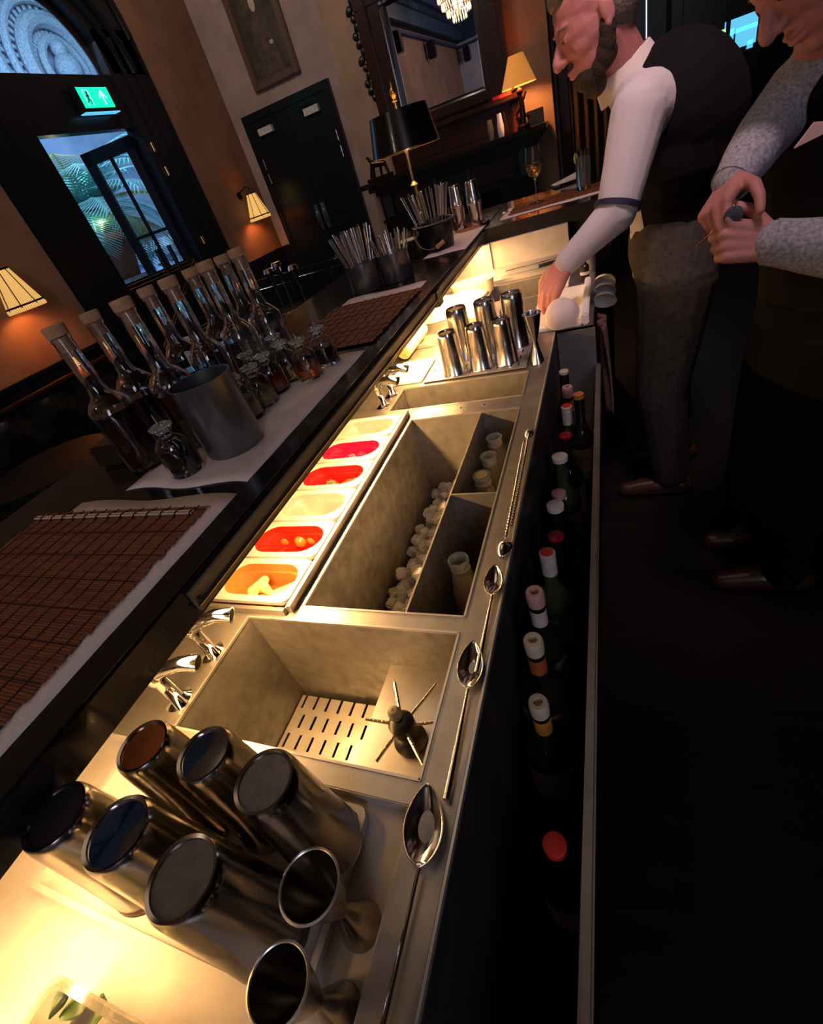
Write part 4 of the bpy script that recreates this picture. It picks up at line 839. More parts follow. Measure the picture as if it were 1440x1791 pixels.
# ------------------------------------------------------------------ courtyard
struct('trim_9', MB().box(-14, XL - .2, -1, 12, FL - .06, FL - .01), 'outgr', smooth=False)
bl = thing('courtyard_building', 'blue-lit stucco building with a carved vault across the courtyard', 'building', (0, 0, 0))
MB().box(-12.2, -12, -2, 20, FL, 8).build('facade', 'outwall', bl, smooth=False)
mb = MB(); cy, cz = 12.3, 4.35
for k, rr in enumerate((2.4, 2.0, 1.62, 1.25, .9, .55)):
    mb.tube([(-11.9 + .05 * k, cy + rr * math.cos(t), cz + rr * math.sin(t)) for t in [PI * j / 30 for j in range(-3, 34)]], .16 if k % 2 == 0 else .09, 8)
for j in range(22): t = PI * j / 21; mb.tube([(-11.85, cy + .5 * math.cos(t), cz + .5 * math.sin(t)), (-11.9, cy + 1.9 * math.cos(t), cz + 1.9 * math.sin(t))], .04, 6)
mb.build('carved_vault', 'vault', bl)
MB().sphere((-11.6, cy, cz), .3, 16).sphere((-11.6, cy, cz + .35), .18, 12).build('ornament', 'vault', bl)
mb = MB()
for k in range(9): mb.box(-9.2, -9.0, 1.5 + k * 1.1, 1.7 + k * 1.1, FL, .5)
mb.box(-9.25, -8.95, 1, 12, .5, .68); mb.build('balustrade', 'vault', bl, smooth=False)
MB().box(-9.6, -9.3, 1, 12, FL, .35).build('garden_wall', 'outwall', bl, smooth=False)
pl = thing('potted_palm', 'bushy palm in a terracotta pot outside the entrance, lit blue', 'palm', (-5.7, 5.22, FL))
MB().lathe([(0, 1.25), (.15, 1.25), (.26, 1.65), (.30, 1.67), (.30, 1.75), (.26, 1.75), (0, 1.72)], 28).build('pot', 'terr', pl); MB().box(-.2, .2, -.2, .2, 0, 1.25, .01).build('pedestal', 'vault', pl)
MB().tube([(0, 0, 1.7), (.02, 0, 1.85), (0, .02, 2.0)], [.12, .11, .09], 12).build('trunk', 'palmw', pl)
def frond(a, el, L, m):
    mb = MB(); n = 26; pts = []
    for i in range(n + 1):
        u = i / n; r = L * u * math.cos(el - .9 * u * u); z = L * u * math.sin(el - .75 * u)
        pts.append(Vector((r * math.cos(a), r * math.sin(a), 1.95 + z)))
    mb.tube(pts, [.018 * (1 - .8 * i / n) for i in range(n + 1)], 6)
    for i in range(3, n):
        d = (pts[i + 1] - pts[i - 1]).normalized(); s = d.cross(Vector((0, 0, 1))).normalized()
        for sg in (-1, 1):
            ll = .26 * math.sin(PI * (i / n) ** .8) + .08; tip = pts[i] + (s * sg * .8 + d * .6).normalized() * ll + Vector((0, 0, -.05)); w = d * .014
            mb.loft([[pts[i] - w, pts[i] + w, pts[i] + Vector((0, 0, .004))], [tip, tip + d * .003, tip + Vector((0, 0, .002))]])
    return mb.build('frond', m, pl, smooth=False)
rnd = random.Random(4)
for k in range(56): frond(k * 2.4, rnd.uniform(-.1, 1.35), rnd.uniform(.75, 1.35), 'palmy' if k % 6 == 0 else 'palm')
cr = thing('garden_chair', 'reddish garden chair behind the low door panel outside', 'chair', (-5.1, 4.75, FL), (0, 0, .4))
MB().box(-.25, .25, -.25, .25, .42, .48, .02).build('seat', 'terr', cr); MB().tube([(-.25, -.25, .95), (-.28, 0, 1.0), (-.25, .25, .95)], .05, 10).box(-.27, -.22, -.24, .24, .48, .95).build('backrest', 'terr', cr)
for (a, b) in ((-.2, -.2), (.2, -.2), (-.2, .2), (.2, .2)): MB().tube([(a, b, 0), (a, b, .42)], .02, 8).build('leg', 'black', cr)
# ------------------------------------------------------------------ double door in the back wall
mb = MB(); dx0, dx1 = -3.70, -2.57; zt = 1.37
mb.box(dx0, dx1, YB - .05, YB - .001, zt - .07, zt); mb.box(dx0, dx0 + .06, YB - .05, YB - .001, FL, zt - .07); mb.box(dx1 - .06, dx1, YB - .05, YB - .001, FL, zt - .07); struct('door_2', mb, 'darkdoor', smooth=False)
cx = (dx0 + dx1) / 2
for s, nm in ((-1, 'left'), (1, 'right')):
    a, b = (dx0 + .06, cx - .003) if s < 0 else (cx + .003, dx1 - .06)
    t = thing('door_leaf', nm + ' black panelled leaf of the closed double doors', 'door', (0, 0, 0), group='closed double doors'); 
    mb = MB(); mb.box(a, b, YB - .035, YB - .002, FL, zt - .072)
    for (z0, z1) in ((.25, 1.15), (FL + .15, .05)):
        mb.box(a + .08, b - .08, YB - .042, YB - .035, z0, z1); mb.box(a + .11, b - .11, YB - .049, YB - .042, z0 + .03, z1 - .03)
    mb.build('leaf_panel', 'darkdoor', t, smooth=False)
    hx = cx + s * .05
    MB().box(hx - .017, hx + .017, YB - .055, YB - .036, .14, .40).build('push_plate', 'chrome', t, smooth=False)
    MB().box(hx - .012 + s * .0, hx + .012, YB - .075, YB - .055, .20, .34, .004).build('door_handle', 'chrome', t)
    m_ = (a + b) / 2 + s * .05
    MB().box(m_ - .09, m_ + .09, YB - .09, YB - .043, 1.16, 1.22).build('door_closer', 'tape', t, smooth=False)
    MB().tube([(m_ - .12, YB - .08, 1.24), (m_ + .05, YB - .10, 1.245)], .008, 6).build('closer_arm', 'black', t)
    hg = a + .012 if s < 0 else b - .012
    for z in (.92, .78, .02): MB().tube([(hg, YB - .04, z - .05), (hg, YB - .04, z + .05)], .008, 8).build('hinge', 'chrome', t)
# portrait
pc = thing('portrait_painting', 'dark framed portrait of a pale-faced figure above the double doors', 'painting', (0, 0, 0))
px0, px1, pz0, pz1 = -3.42, -2.84, 1.50, 2.42
mb = MB(); w = .07
for (a, b, c, d) in ((px0, px0 + w, pz0, pz1), (px1 - w, px1, pz0, pz1), (px0 + w, px1 - w, pz0, pz0 + w), (px0 + w, px1 - w, pz1 - w, pz1)): mb.box(a, b, YB - .045, YB - .002, c, d, .01)
mb.build('frame', 'framew', pc); MB().box(px0 + w, px1 - w, YB - .015, YB - .004, pz0 + w, pz1 - w).build('canvas', 'painting', pc, smooth=False)
mb = MB(); mb.sphere((-3.13, YB - .0165, 2.10), .046, 16, (.72, .03, 1.3)); mb.sphere((-3.05, YB - .0165, 1.80), .02, 12, (1.2, .03, .8)); mb.build('painted_face', 'face', pc)
mb = MB(); mb.prism([(-3.24, 1.58), (-3.0, 1.58), (-3.02, 1.80), (-3.05, 1.96), (-3.10, 2.02), (-3.16, 2.02), (-3.22, 1.94), (-3.25, 1.76)], YB - .0155, YB - .0150, 'y'); mb.sphere((-3.15, YB - .0155, 2.20), .08, 16, (1.1, .01, .7)); mb.sphere((-3.20, YB - .0155, 2.12), .05, 12, (.9, .01, 1.3)); mb.build('painted_figure', 'figure', pc)
# wall sconces
def sconce(x, y, z, label, s=1):
    t = thing('wall_sconce', label, 'wall lamp', (x, y, z), group='pleated wall sconces')
    MB().lathe([(.125 * s, -.13 * s), (.055 * s, .10 * s), (.053 * s, .10 * s), (.123 * s, -.13 * s), (.125 * s, -.13 * s)], 48, caps=False).build('pleated_shade', 'shade', t)
    mb = MB()
    for zz, rr in ((-.115, .1205), (.105, .054)): mb.lathe([(rr * s, (zz - .012) * s), (rr * s * 1.03, zz * s), (rr * s, (zz + .006) * s)], 40, caps=False)
    for k in range(8): a = PI * k / 4; mb.tube([(.126 * s * math.cos(a), .126 * s * math.sin(a), -.13 * s), (.056 * s * math.cos(a), .056 * s * math.sin(a), .10 * s)], .0035, 5)
    mb.build('dark_piping', 'dark', t)
    MB().lathe([(.124 * s, -.15 * s), (.127 * s, -.13 * s), (.123 * s, -.128 * s)], 40, caps=False).build('pale_hem', 'shade', t)
    mb = MB(); mb.tube([(0, 0, .09 * s), (0, 0, .16 * s), (-.04, 0, .18 * s), (XL - x + .012, 0, .14 * s)], .006, 8); mb.tube([(XL - x + .001, 0, .12 * s), (XL - x + .015, 0, .12 * s)], .035, 16); mb.build('bracket', 'bronze', t)
    point('sconce_bulb', (x, y, z - .06), 3.4, (1, .52, .2), .03)
sconce(XL + .16, 5.55, .60, 'lit pleated wall sconce between the entrance and the double doors')
sconce(XL + .16, 2.44, .60, 'lit pleated wall sconce left of the entrance, above the banquette')
# ------------------------------------------------------------------ fireplace with overmantel mirror
YF = 5.72
fp = thing('fireplace', 'black carved fireplace surround with long mantel shelf', 'fireplace', (0, 0, 0))
MB().box(-2.32, -.47, 5.38, YF - .001, .385, .43, .008).box(-2.26, -.53, 5.44, YF - .001, .34, .385, .006).build('mantel_shelf', 'ebony', fp)
mb = MB(); mb.box(-2.18, -.62, 5.50, YF - .001, .06, .34); mb.box(-2.2, -.6, 5.47, YF - .001, .30, .335); mb.box(-2.2, -.6, 5.47, YF - .001, .05, .075); mb.build('frieze', 'ebony', fp, smooth=False)
for (a, b) in ((-2.02, -1.6), (-1.54, -1.26), (-1.20, -.78)): MB().box(a, b, 5.485, 5.50, .11, .27, .006).build('carved_panel', 'carved', fp)
for (a, b) in ((-2.14, -2.05), (-1.59, -1.55), (-1.25, -1.21), (-.74, -.64)): MB().box(a, b, 5.475, 5.50, .09, .30).build('marble_inlay', 'navypaint', fp, smooth=False)
for (a, b) in ((-2.18, -1.85), (-.95, -.62)): MB().box(a, b, 5.47, YF - .001, FL, .05, .006).build('pilaster', 'ebony', fp)
MB().box(-1.85, -.95, 5.60, 5.61, FL, .05).build('firebox', 'hole', fp, smooth=False)
om = thing('overmantel_mirror', 'tall dark mahogany overmantel mirror above the fireplace', 'mirror', (0, 0, 0))
mx0, mx1, mz0, mz1 = -1.76, -.97, .80, 1.62
mb = MB(); mb.box(-2.0, mx0, 5.60, YF - .001, .66, 2.1, .008); mb.box(mx1, -.76, 5.60, YF - .001, .66, 2.1, .008); mb.box(-2.0, -.76, 5.59, YF - .001, 1.50 + .12, 2.3, .01)
mb.box(-1.80, mx0, 5.585, 5.60, mz0, mz1); mb.box(mx1, mx1 + .035, 5.585, 5.60, mz0, mz1); mb.box(-.86, -.80, 5.57, 5.60, .7, 1.9, .01); mb.box(-1.95, -1.88, 5.57, 5.60, .7, 1.9, .01)
mb.build('frame', 'mahog', om)
mb = MB(); mb.box(-2.02, -.72, 5.56, YF - .001, .72, .79, .008); mb.box(-2.05, -.68, 5.50, YF - .001, .66, .70, .006); mb.box(-1.98, -.78, 5.60, YF - .001, .432, .66); mb.box(-1.9, -1.45, 5.59, 5.60, .47, .62, .004); mb.box(-1.40, -.88, 5.59, 5.60, .47, .62, .004); mb.build('lower_shelf', 'mahog', om)
mb = MB()
for k in range(22): mb.sphere((-2.0 - .02 * (k % 3), 5.62, 1.05 + .055 * k), .04, 8, (.8 + .3 * (k % 2), .5, .8), Matrix.Rotation(.7 * (-1) ** k, 3, 'Y'))
mb.build('carved_scroll', 'carved', om)
MB().box(mx0, mx1, 5.70, 5.712, mz0, mz1).build('mirror_plate', 'mirror', om, smooth=False)
mb = MB(); b_ = .03
mb.loft([[Vector((mx0, 5.6995, mz0)), Vector((mx1, 5.6995, mz0)), Vector((mx1, 5.6995, mz1)), Vector((mx0, 5.6995, mz1))], [Vector((mx0 + b_, 5.696, mz0 + b_)), Vector((mx1 - b_, 5.696, mz0 + b_)), Vector((mx1 - b_, 5.696, mz1 - b_)), Vector((mx0 + b_, 5.696, mz1 - b_))]], caps=False); mb.build('bevel', 'mirror', om, smooth=False)
# things on the mantel
ml = thing('table_lamp', 'figural bronze lamp with lit amber pleated shade on the right of the mantel', 'lamp', (-.665, 5.445, .431))
mb = MB(); mb.lathe([(0, 0), (.055, 0), (.055, .03), (.04, .04), (0, .05)], 20)
for (a, b, r) in (((0, 0, .04), (.01, 0, .17), .03), ((.01, 0, .17), (.0, 0, .24), .022), ((0, 0, .12), (.06, 0, .07), .014), ((0, 0, .16), (-.05, 0, .11), .012), ((.02, 0, .2), (.05, 0, .25), .012), ((-.02, 0, .04), (-.045, 0, .1), .02)): mb.cone(a, b, r, r * .7, 10)
mb.sphere((0, 0, .26), .028, 12); o = mb.build('bronze_figure', 'bronze', ml)
MB().tube([(0, 0, .26), (0, 0, .42)], .005, 8).build('stem', 'brass', ml)
MB().lathe([(.145, .30), (.062, .50), (.06, .50), (.143, .30), (.145, .30)], 64, caps=False).build('pleated_shade', 'shadeo', ml)
point('mantel_lamp_bulb', (-.665, 5.445, .431 + .36), 10, (1, .55, .2), .04)
sg = thing('bronze_sculpture', 'dark bronze figure group on the left end of the mantel', 'sculpture', (-2.12, 5.52, .431)); mb = MB(); mb.box(-.13, .13, -.06, .06, 0, .03, .005)
for (a, b, r) in (((-.08, 0, .03), (-.05, 0, .15), .03), ((-.05, 0, .14), (.08, 0, .12), .035), ((.08, 0, .12), (.10, 0, .03), .018), ((-.05, 0, .15), (-.09, 0, .21), .018), ((.03, 0, .12), (.02, 0, .03), .016)): mb.cone(a, b, r, r * .7, 10)
mb.build('figure_group', 'bronze', sg)
for k, x in enumerate((-.96, -.87)):
    o = thing('small_vase', ['slimmer', 'larger'][k] + ' pale blue glass vase on the mantel left of the lit lamp', 'vase', (x, 5.50, .431)); MB().lathe([(0, 0), (.02, 0), (.018 + .008 * k, .02), (.03, .08), (.022, .13), (.02, .15 + .02 * k), (.018, .15 + .02 * k), (0, .02)], 24).build('glass', 'card' if k else 'clearb', o)
bc = MB().box(-.07, .07, -.005, .005, 0, .11).build('picture_card', 'dark', None, loc=(-.56, 5.50, .432), rot=(-.15, 0, .1), smooth=False); tag(bc, 'small dark framed card standing right of the lit mantel lamp', 'card')
bk_ = MB().box(-.10, .10, -.06, .06, 0, .03, .002).build('red_book', 'redlab', None, loc=(-.86, 5.59, .703)); bk_.location = (-.83, 5.545, .7005); bk_.scale = (.8, .6, .8); tag(bk_, 'red book lying on the ledge under the mirror by the amber lamp shade', 'book')
# chandelier and speakers seen in the mirror
ch = thing('chandelier', 'crystal chandelier hanging from the ceiling, seen in the mirror', 'chandelier', (-2.62, -2.0, 2.62))
mb = MB()
for (r, z, n) in ((.38, .12, 40), (.32, .0, 34), (.24, -.12, 26), (.14, -.22, 16), (.30, .28, 26)):
    for k in range(n): a = 2 * PI * k / n; mb.lathe([(0, -.06), (.015, -.02), (.008, .04), (0, .05)], 6, (r * math.cos(a), r * math.sin(a), z))
mb.build('crystal_drops', 'crystal', ch, smooth=False)
mb = MB(); mb.tube([(0, 0, -.2), (0, 0, .66)], .02, 8)
for r, z in ((.38, .17), (.32, .05), (.24, -.07)): mb.tube([(r * math.cos(t), r * math.sin(t), z) for t in [2 * PI * k / 24 for k in range(25)]], .012, 6)
mb.build('gilt_frame', 'gilt', ch)
point('chandelier_bulb', (-2.62, -2.0, 2.62), 28, (1, .78, .6), .1)
area('rear_fill_light', (1.6, -3.5, 1.8), 2.2, 110, (.78, .76, .95), (-1, -.02, .08))  # added cool fill from behind the camera, no window built there
for k, (x, y) in enumerate(((XL + .15, -1.0), (XL + .15, -3.6), (XL + .3, YR + .25))):
    o = MB().box(-.09, .09, -.1, .1, -.18, .14, .02).build('wall_speaker', 'black', None, loc=(x, y, 2.33)); tag(o, ['black speaker high on the left wall, reflected at the mirror left edge', 'black speaker high on the left wall, reflected in the mirror middle', 'black speaker in the rear corner, reflected near the mirror right edge'][k], 'speaker', 'wall speakers under the cornice')
# ------------------------------------------------------------------ banquette, tables and small lamps
bn = thing('banquette', 'black tufted leather banquette along the left wall', 'bench', (0, 0, 0))
mb = MB(); f = lambda u, v: Vector((XL + .16 + .05 * math.sin(PI * v) + .022 * math.sin(v * 9 + 1) * math.sin(u * 70), -1.2 + 4.0 * u, FL + .42 + .46 * v)); mb.grid(f, 160, 14); mb.box(XL + .05, XL + .16, -1.2, 2.8, FL, FL + .86); mb.build('backrest', 'leather', bn)
mb = MB(); f = lambda u, v: Vector((XL + .16 + .55 * v, -1.2 + 4.0 * u, FL + .42 + .05 * math.sin(PI * v) * abs(math.sin(u * PI * 6)) ** .3)); mb.grid(f, 120, 10); mb.box(XL + .16, XL + .70, -1.2, 2.8, FL, FL + .41, .01); mb.build('seat_cushion', 'leather', bn)
MB().tube([(XL + .17, -1.2, FL + .90), (XL + .17, 2.8, FL + .90)], .02, 8).build('back_rail', 'mahog', bn)
def rtable(x, y, label, r=.33):
    t = thing('round_table', label, 'table', (x, y, FL), group='small dark tables by the banquette')
    MB().lathe([(0, .70), (r, .70), (r, .73), (0, .73)], 40).build('table_top', 'ebony', t); MB().tube([(0, 0, .02), (0, 0, .70)], .03, 12).build('pedestal', 'black', t); MB().lathe([(0, 0), (.22, 0), (.2, .02), (0, .03)], 28).build('foot', 'black', t)
rtable(-2.75, 1.35, 'small round dark table nearest the camera by the banquette'); rtable(-2.8, 2.5, 'small round dark table further along the banquette'); rtable(-2.4, 3.6, 'small dark table with three slim chrome lamps, by the double doors', .36)
for k, (px, py, pb) in enumerate(((470, 475, 0), (483, 463, 0), (512, 468, 0))):
    q = ay(px, py, 3.5 + .06 * k); zt_ = q.z; z0 = FL + .7305
    t = thing('slim_table_lamp', ['left', 'middle', 'right'][k] + ' of three slim chrome table lamps beyond the bar', 'lamp', (q.x, q.y, z0), group='slim chrome lamps on a table'); h = zt_ - z0
    MB().tube([(0, 0, .0), (0, 0, h)], .006, 8).build('stem', 'dull', t); MB().lathe([(0, 0), (.04, 0), (.04, .008), (0, .01)], 20).build('base', 'dull', t)
    MB().lathe([(0, h + .02), (.035, h + .018), (.045, h - .01), (.03, h - .012), (.018, h - .09), (.012, h - .12), (0, h - .12)], 24).build('lamp_head', 'chrome', t)
mb = MB()
for (a, b, c, d) in ((-3.80, -3.40, FL + .1, .0), (-2.28, -1.99, FL + .1, .2)): 
    pass
pn = thing('panelled_screen', 'low black screen with thin gilt lines behind the slim chrome lamps', 'screen', (0, 0, 0)); MB().box(-3.2, -2.0, 4.2, 4.24, FL, .02).build('panel', 'dark', pn, smooth=False)
mb = MB()
for (a, b, c, d) in ((-3.12, -2.75, -.55, -.06), (-2.65, -2.35, -.35, -.04), (-2.3, -2.08, -.55, -.04)):
    mb.tube([(a, 4.195, c), (b, 4.195, c), (b, 4.195, d), (a, 4.195, d), (a, 4.195, c)], .003, 5)
mb.build('gilt_lines', 'brass', pn)
for k, (px, py, Y, lb) in enumerate(((235, 630, 1.75, 'pale sheet standing for a daylight patch beyond the second corked bottle'), (283, 522, 2.5, 'pale sheet standing for a daylight patch beyond the fourth corked bottle'))):
    q = ay(px, py, Y); o = thing('daylight_patch', lb, 'card', (q.x, q.y, q.z), group='daylight patches beyond the bar'); MB().box(-.055, .055, -.002, .002, -.12, .10).build('patch_sheet', 'card', o, smooth=False)
    o.location = (q.x, q.y, FL + .7305 + .12)  # pale sheet put in for a patch of daylight
gg = thing('glass_holder', 'squat square dark green glass holder left of the nearest corked bottle', 'glass', (-1.03, .66, ZB + .001), (0, 0, .1)); MB().box(-.045, .045, -.04, .04, 0, .05, .006).build('glass_body', 'blackglass', gg)
# ------------------------------------------------------------------ right side: dark partition with windows
struct('door_3', MB().box(-.37, -.30, YB - .14, YB, FL, ZC).box(-.30, .30, YB - .04, YB - .001, FL, 2.4), 'mahog', smooth=False)
cu = MB(); cu.grid(lambda u, v: Vector((-.28 + .5 * u, 5.80 + .03 * math.sin(u * 40), FL + 2.2 * v)), 60, 2); o = cu.build('brown_curtain', mat('curtain_brown', (.05, .03, .015), .9), None); o.modifiers.new('s', 'SOLIDIFY').thickness = .004; tag(o, 'brown curtain hanging behind the bending bartender', 'curtain')
a = ay(1131, -60, 5.9); b = ay(1131, 88, 5.9); o = MB().box(-.008, .008, -.004, .004, 0, (a - b).length).build('window_2', 'slit', None, loc=b, smooth=False); o['kind'] = 'structure'; o.rotation_euler = Vector((a - b)).to_track_quat('Z', 'Y').to_euler()
wn = thing('glazed_cabinet', 'dark glazed cabinet catching cyan light at the upper right', 'cabinet', (0, 0, 0)); q = ay(1290, 110, 5.9)
mb = MB(); cx = q.x; cz = q.z
for (x, z, w, h) in ((0, 0, .9, 2.6),): mb.box(cx - .5, cx + .55, 5.80, 5.98, cz - 1.6, cz + 1.2)
mb.build('carcass', 'dark', wn, smooth=False)
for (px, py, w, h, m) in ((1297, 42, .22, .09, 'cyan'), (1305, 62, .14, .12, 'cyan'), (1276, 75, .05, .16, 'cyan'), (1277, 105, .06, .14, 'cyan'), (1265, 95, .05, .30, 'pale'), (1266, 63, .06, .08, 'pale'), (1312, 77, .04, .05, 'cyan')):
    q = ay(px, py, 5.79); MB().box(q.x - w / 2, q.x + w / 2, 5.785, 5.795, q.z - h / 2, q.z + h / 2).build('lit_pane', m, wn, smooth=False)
mb = MB()
for x in (-.42, -.12, .18, .48): mb.box(cx + x, cx + x + .03, 5.775, 5.80, cz - 1.5, cz + 1.15)
mb.build('glazing_bar', 'dark', wn, smooth=False)
# ------------------------------------------------------------------ lights
w = bpy.data.worlds.new('world'); sc.world = w; w.use_nodes = True; bg = w.node_tree.nodes['Background']; bg.inputs[0].default_value = (.12, .25, .55, 1); bg.inputs[1].default_value = .05
area('courtyard_light', (-7.5, 5.0, 5.5), 4, 420, (.4, .68, 1), (-.1, .2, -1))
area('courtyard_fill_light', (-4.6, 6.6, 4.6), 2.5, 760, (.4, .7, 1), (-1, .2, -.15))  # added fill brightening the courtyard facade and vault
point('palm_fill_light', (-5.35, 4.95, .95), 1.6, (1, .8, .3), .015)  # added warm fill on the palm, no garden lamp there
area('door_daylight', (XL - 1.5, 3.3, 3.3), 1.6, 110, (.4, .66, 1), (1, -.05, -.9))
area('ceiling_fill_light', (-1.8, 1.8, 3.2), 2.2, 12, (1, .72, .5), (0, 0, -1))  # added ambient fill below the ceiling, no fixture modelled
area('back_wall_fill_light', (-2.6, 3.6, 3.1), 1.2, 34, (1, .78, .66), (-.1, .7, -.5))  # added fill that lightens the back wall
area('aisle_fill_light', (.25, .8, 2.5), .35, 4.2, (1, .66, .70), (.0, .50, -1), spread=.9)  # added narrow fill aimed at the bartenders, no fixture overhead
sc.view_settings.view_transform = 'Standard'; sc.view_settings.look = 'None'; sc.view_settings.gamma = 1; sc.view_settings.use_curve_mapping = False; sc.view_settings.exposure = 0
# ------------------------------------------------------------------ people
def frame(fwd, up):
    f = Vector(fwd).normalized(); z = (Vector(up) - f * Vector(up).dot(f)).normalized(); y = z.cross(f)
    return Matrix((f, y, z)).transposed()
def limb(mb, pts, rs, n=14):
    for a, b, ra, rb in zip(pts, pts[1:], rs, rs[1:]):
        mb.cone(a, b, ra, rb, n); mb.sphere(a, ra * .995, n); mb.sphere(b, rb * .995, n)
def head(mb, c, Rm, s=1, mouth=0):
    T = lambda x, y, z: Vector(c) + Rm @ Vector((x * s, y * s, z * s))
    def el(x, y, z, rx, ry, rz): mb.sphere(T(x, y, z), 1, 20, (rx * s, ry * s, rz * s), Rm)
    el(-.012, 0, .035, .098, .078, .085); el(.02, 0, .0, .075, .07, .09); el(.03, 0, -.05, .058, .056, .062); el(.062, 0, -.092, .024, .028, .022)
    el(.045, .034, -.025, .035, .028, .03); el(.045, -.034, -.025, .035, .028, .03)
    el(.068, 0, .028, .024, .05, .014)
    mb.cone(T(.086, 0, .012), T(.113, 0, -.024), .008 * s, .0125 * s); mb.sphere(T(.112, 0, -.027), .0125 * s, 12); mb.sphere(T(.098, .012, -.03), .009 * s, 10); mb.sphere(T(.098, -.012, -.03), .009 * s, 10)
    for sy in (-1, 1):
        el(.078, .029 * sy, .008, .011, .015, .008)
        el(-.008, .077 * sy, -.004, .017, .008, .030); el(-.002, .076 * sy, -.028, .009, .007, .012)
    el(.085, 0, -.056, .014, .024, .006); el(.083, 0, -.068, .014, .021, .007)
    return T
def hand(mb, w, Rm, curl, spread=.06, thumb=1, s=1, tcurl=.5):
    # Rm columns: +x along the palm to the fingers, +y toward the thumb side * thumb, +z back of hand
    T = lambda v: Vector(w) + Rm @ (Vector(v) * s)
    ks = []
    for i, (y, L) in enumerate(((.030, .072), (.011, .08), (-.009, .074), (-.027, .058))):
        k = Vector((.088 - .006 * abs(i - 1), y * thumb, .004)); ks.append(k)
        mb.cone(T((.0, y * .6 * thumb, 0)), T(k), .017 * s, .0125 * s); mb.sphere(T(k), .0122 * s, 12)
        a = (-spread * (i - 1.5)) * thumb * -1; c = curl[i]; p = k.copy(); ang = 0
        for j, fr_ in enumerate((.46, .31, .23)):
            ang += c * (1, 1.1, .7)[j]; d = Vector((math.cos(ang), math.sin(a), -math.sin(ang))).normalized(); q = p + d * L * fr_
            mb.cone(T(p), T(q), (.0100 - .001 * j) * s, (.0092 - .001 * j) * s); mb.sphere(T(q), (.0092 - .001 * j) * s, 10); p = q
    p = Vector((.018, .026 * thumb, -.004)); 
    for j, (L, d) in enumerate(((.042, (.62, .72 * thumb, -.30)), (.034, (.85, .35 * thumb, -.45)), (.026, (.9, -.05 * thumb, -.5 - tcurl * .3)))):
        q = p + Vector(d).normalized() * L; mb.cone(T(p), T(q), (.0155, .0118, .0102)[j] * s, (.0118, .0102, .0088)[j] * s); mb.sphere(T(q), (.0118, .0102, .0088)[j] * s, 10); p = q
    mb.sphere(T((.04, 0, 0)), 1, 16, (.048 * s, .038 * s, .015 * s), Rm)
# ---- bartender bending over the far station
pm = thing('person', 'bearded bartender in white shirt and black waistcoat bending over the far end of the station', 'person', (.19, 1.93, FL))
o_ = Vector((.19, 1.93, FL)); 
def rel(obj): obj.location = -o_; return obj
Sn = ay(1118, 196, 1.74); Sf = Vector((.12, 2.12, .50)); NB = ay(1098, 128, 1.93); Rh = frame((-.86, -.28, -.34), (-.3, 0, 1)); HC = ay(976, 118, 1.82) - Rh @ Vector((.118, 0, -.028))
En = ay(1078, 372, 1.66); Wn = ay(985, 466, 1.63); Hn = ay(963, 500, 1.615)
hip = Vector((.20, 1.95, .02)); Ln = Vector((.20, 1.84, -.02)); Lf = Vector((.22, 2.06, -.02))
Kn = Vector((.165, 1.84, -.44)); Kf = Vector((.20, 2.10, -.44)); An = Vector((.21, 1.86, FL + .09)); Af = Vector((.26, 2.12, FL + .09))
Ef = Vector((.29, 2.24, .25)); Wf = Vector((.22, 2.17, .08))
mb = MB(); head(mb, HC, Rh, 1.06); chest = Vector((.20, 1.93, .36))
limb(mb, [HC + Vector((.03, .01, -.03)), NB, chest, hip], [.058, .062, .10, .09]); limb(mb, [NB + Vector((.03, 0, -.05)), Sn, En, Wn], [.045, .045, .036, .026]); limb(mb, [NB + Vector((.03, 0, -.05)), Sf, Ef, Wf], [.045, .045, .036, .026])
limb(mb, [hip, Ln, Kn, An], [.09, .075, .05, .036]); limb(mb, [hip, Lf, Kf, Af], [.09, .075, .05, .036])
d = (Hn - Wn).normalized(); hand(mb, Wn, frame((d.x - .25, d.y, d.z - .65), (-.35, -.75, .6)), (.35, .4, .5, .6), thumb=-1, s=1.02)
hand(mb, Wf, frame((-.9, -.4, -.3), (-.2, 0, 1)), (.5, .5, .5, .5), thumb=1)
rel(remeshed(mb, 'body', 'skinr', pm, .0036, 2))
mb = MB(); T = lambda x, y, z, s=1.06: HC + Rh @ Vector((x * s, y * s, z * s))
def ell(mb, p, r, Rm): mb.sphere(p, 1, 24, r, Rm)
ell(mb, T(-.030, 0, .050), (.095, .082, .084), Rh); ell(mb, T(-.045, 0, .0), (.068, .077, .07), Rh); ell(mb, T(.03, 0, .085), (.055, .06, .035), Rh)
rel(remeshed(mb, 'hair', 'hair', pm, .004, 3))
mb = MB(); ell(mb, T(.052, 0, -.088), (.045, .046, .034), Rh); ell(mb, T(.02, .0, -.075), (.05, .062, .035), Rh); ell(mb, T(.088, 0, -.045), (.012, .027, .007), Rh); ell(mb, T(.05, 0, -.115), (.032, .036, .03), Rh)
for sy in (-1, 1):
    for q in ((.000, .066, -.035), (.008, .062, -.055), (.020, .055, -.072), (.034, .044, -.085)): ell(mb, T(q[0], q[1] * sy, q[2]), (.022, .014, .026), Rh)
rel(remeshed(mb, 'beard', 'beard', pm, .0035, 2))
for sy in (-1, 1):
    mb = MB(); mb.tube([T(.086, .016 * sy, .024), T(.086, .03 * sy, .03), T(.076, .046 * sy, .026)], [.003, .004, .002], 8); rel(mb.build('eyebrow', 'hair', pm))
for sy in (-1, 1):
    mb = MB(); mb.sphere(T(.0850, .029 * sy, .0045), .0052, 12); rel(mb.build('eye', 'dark', pm))
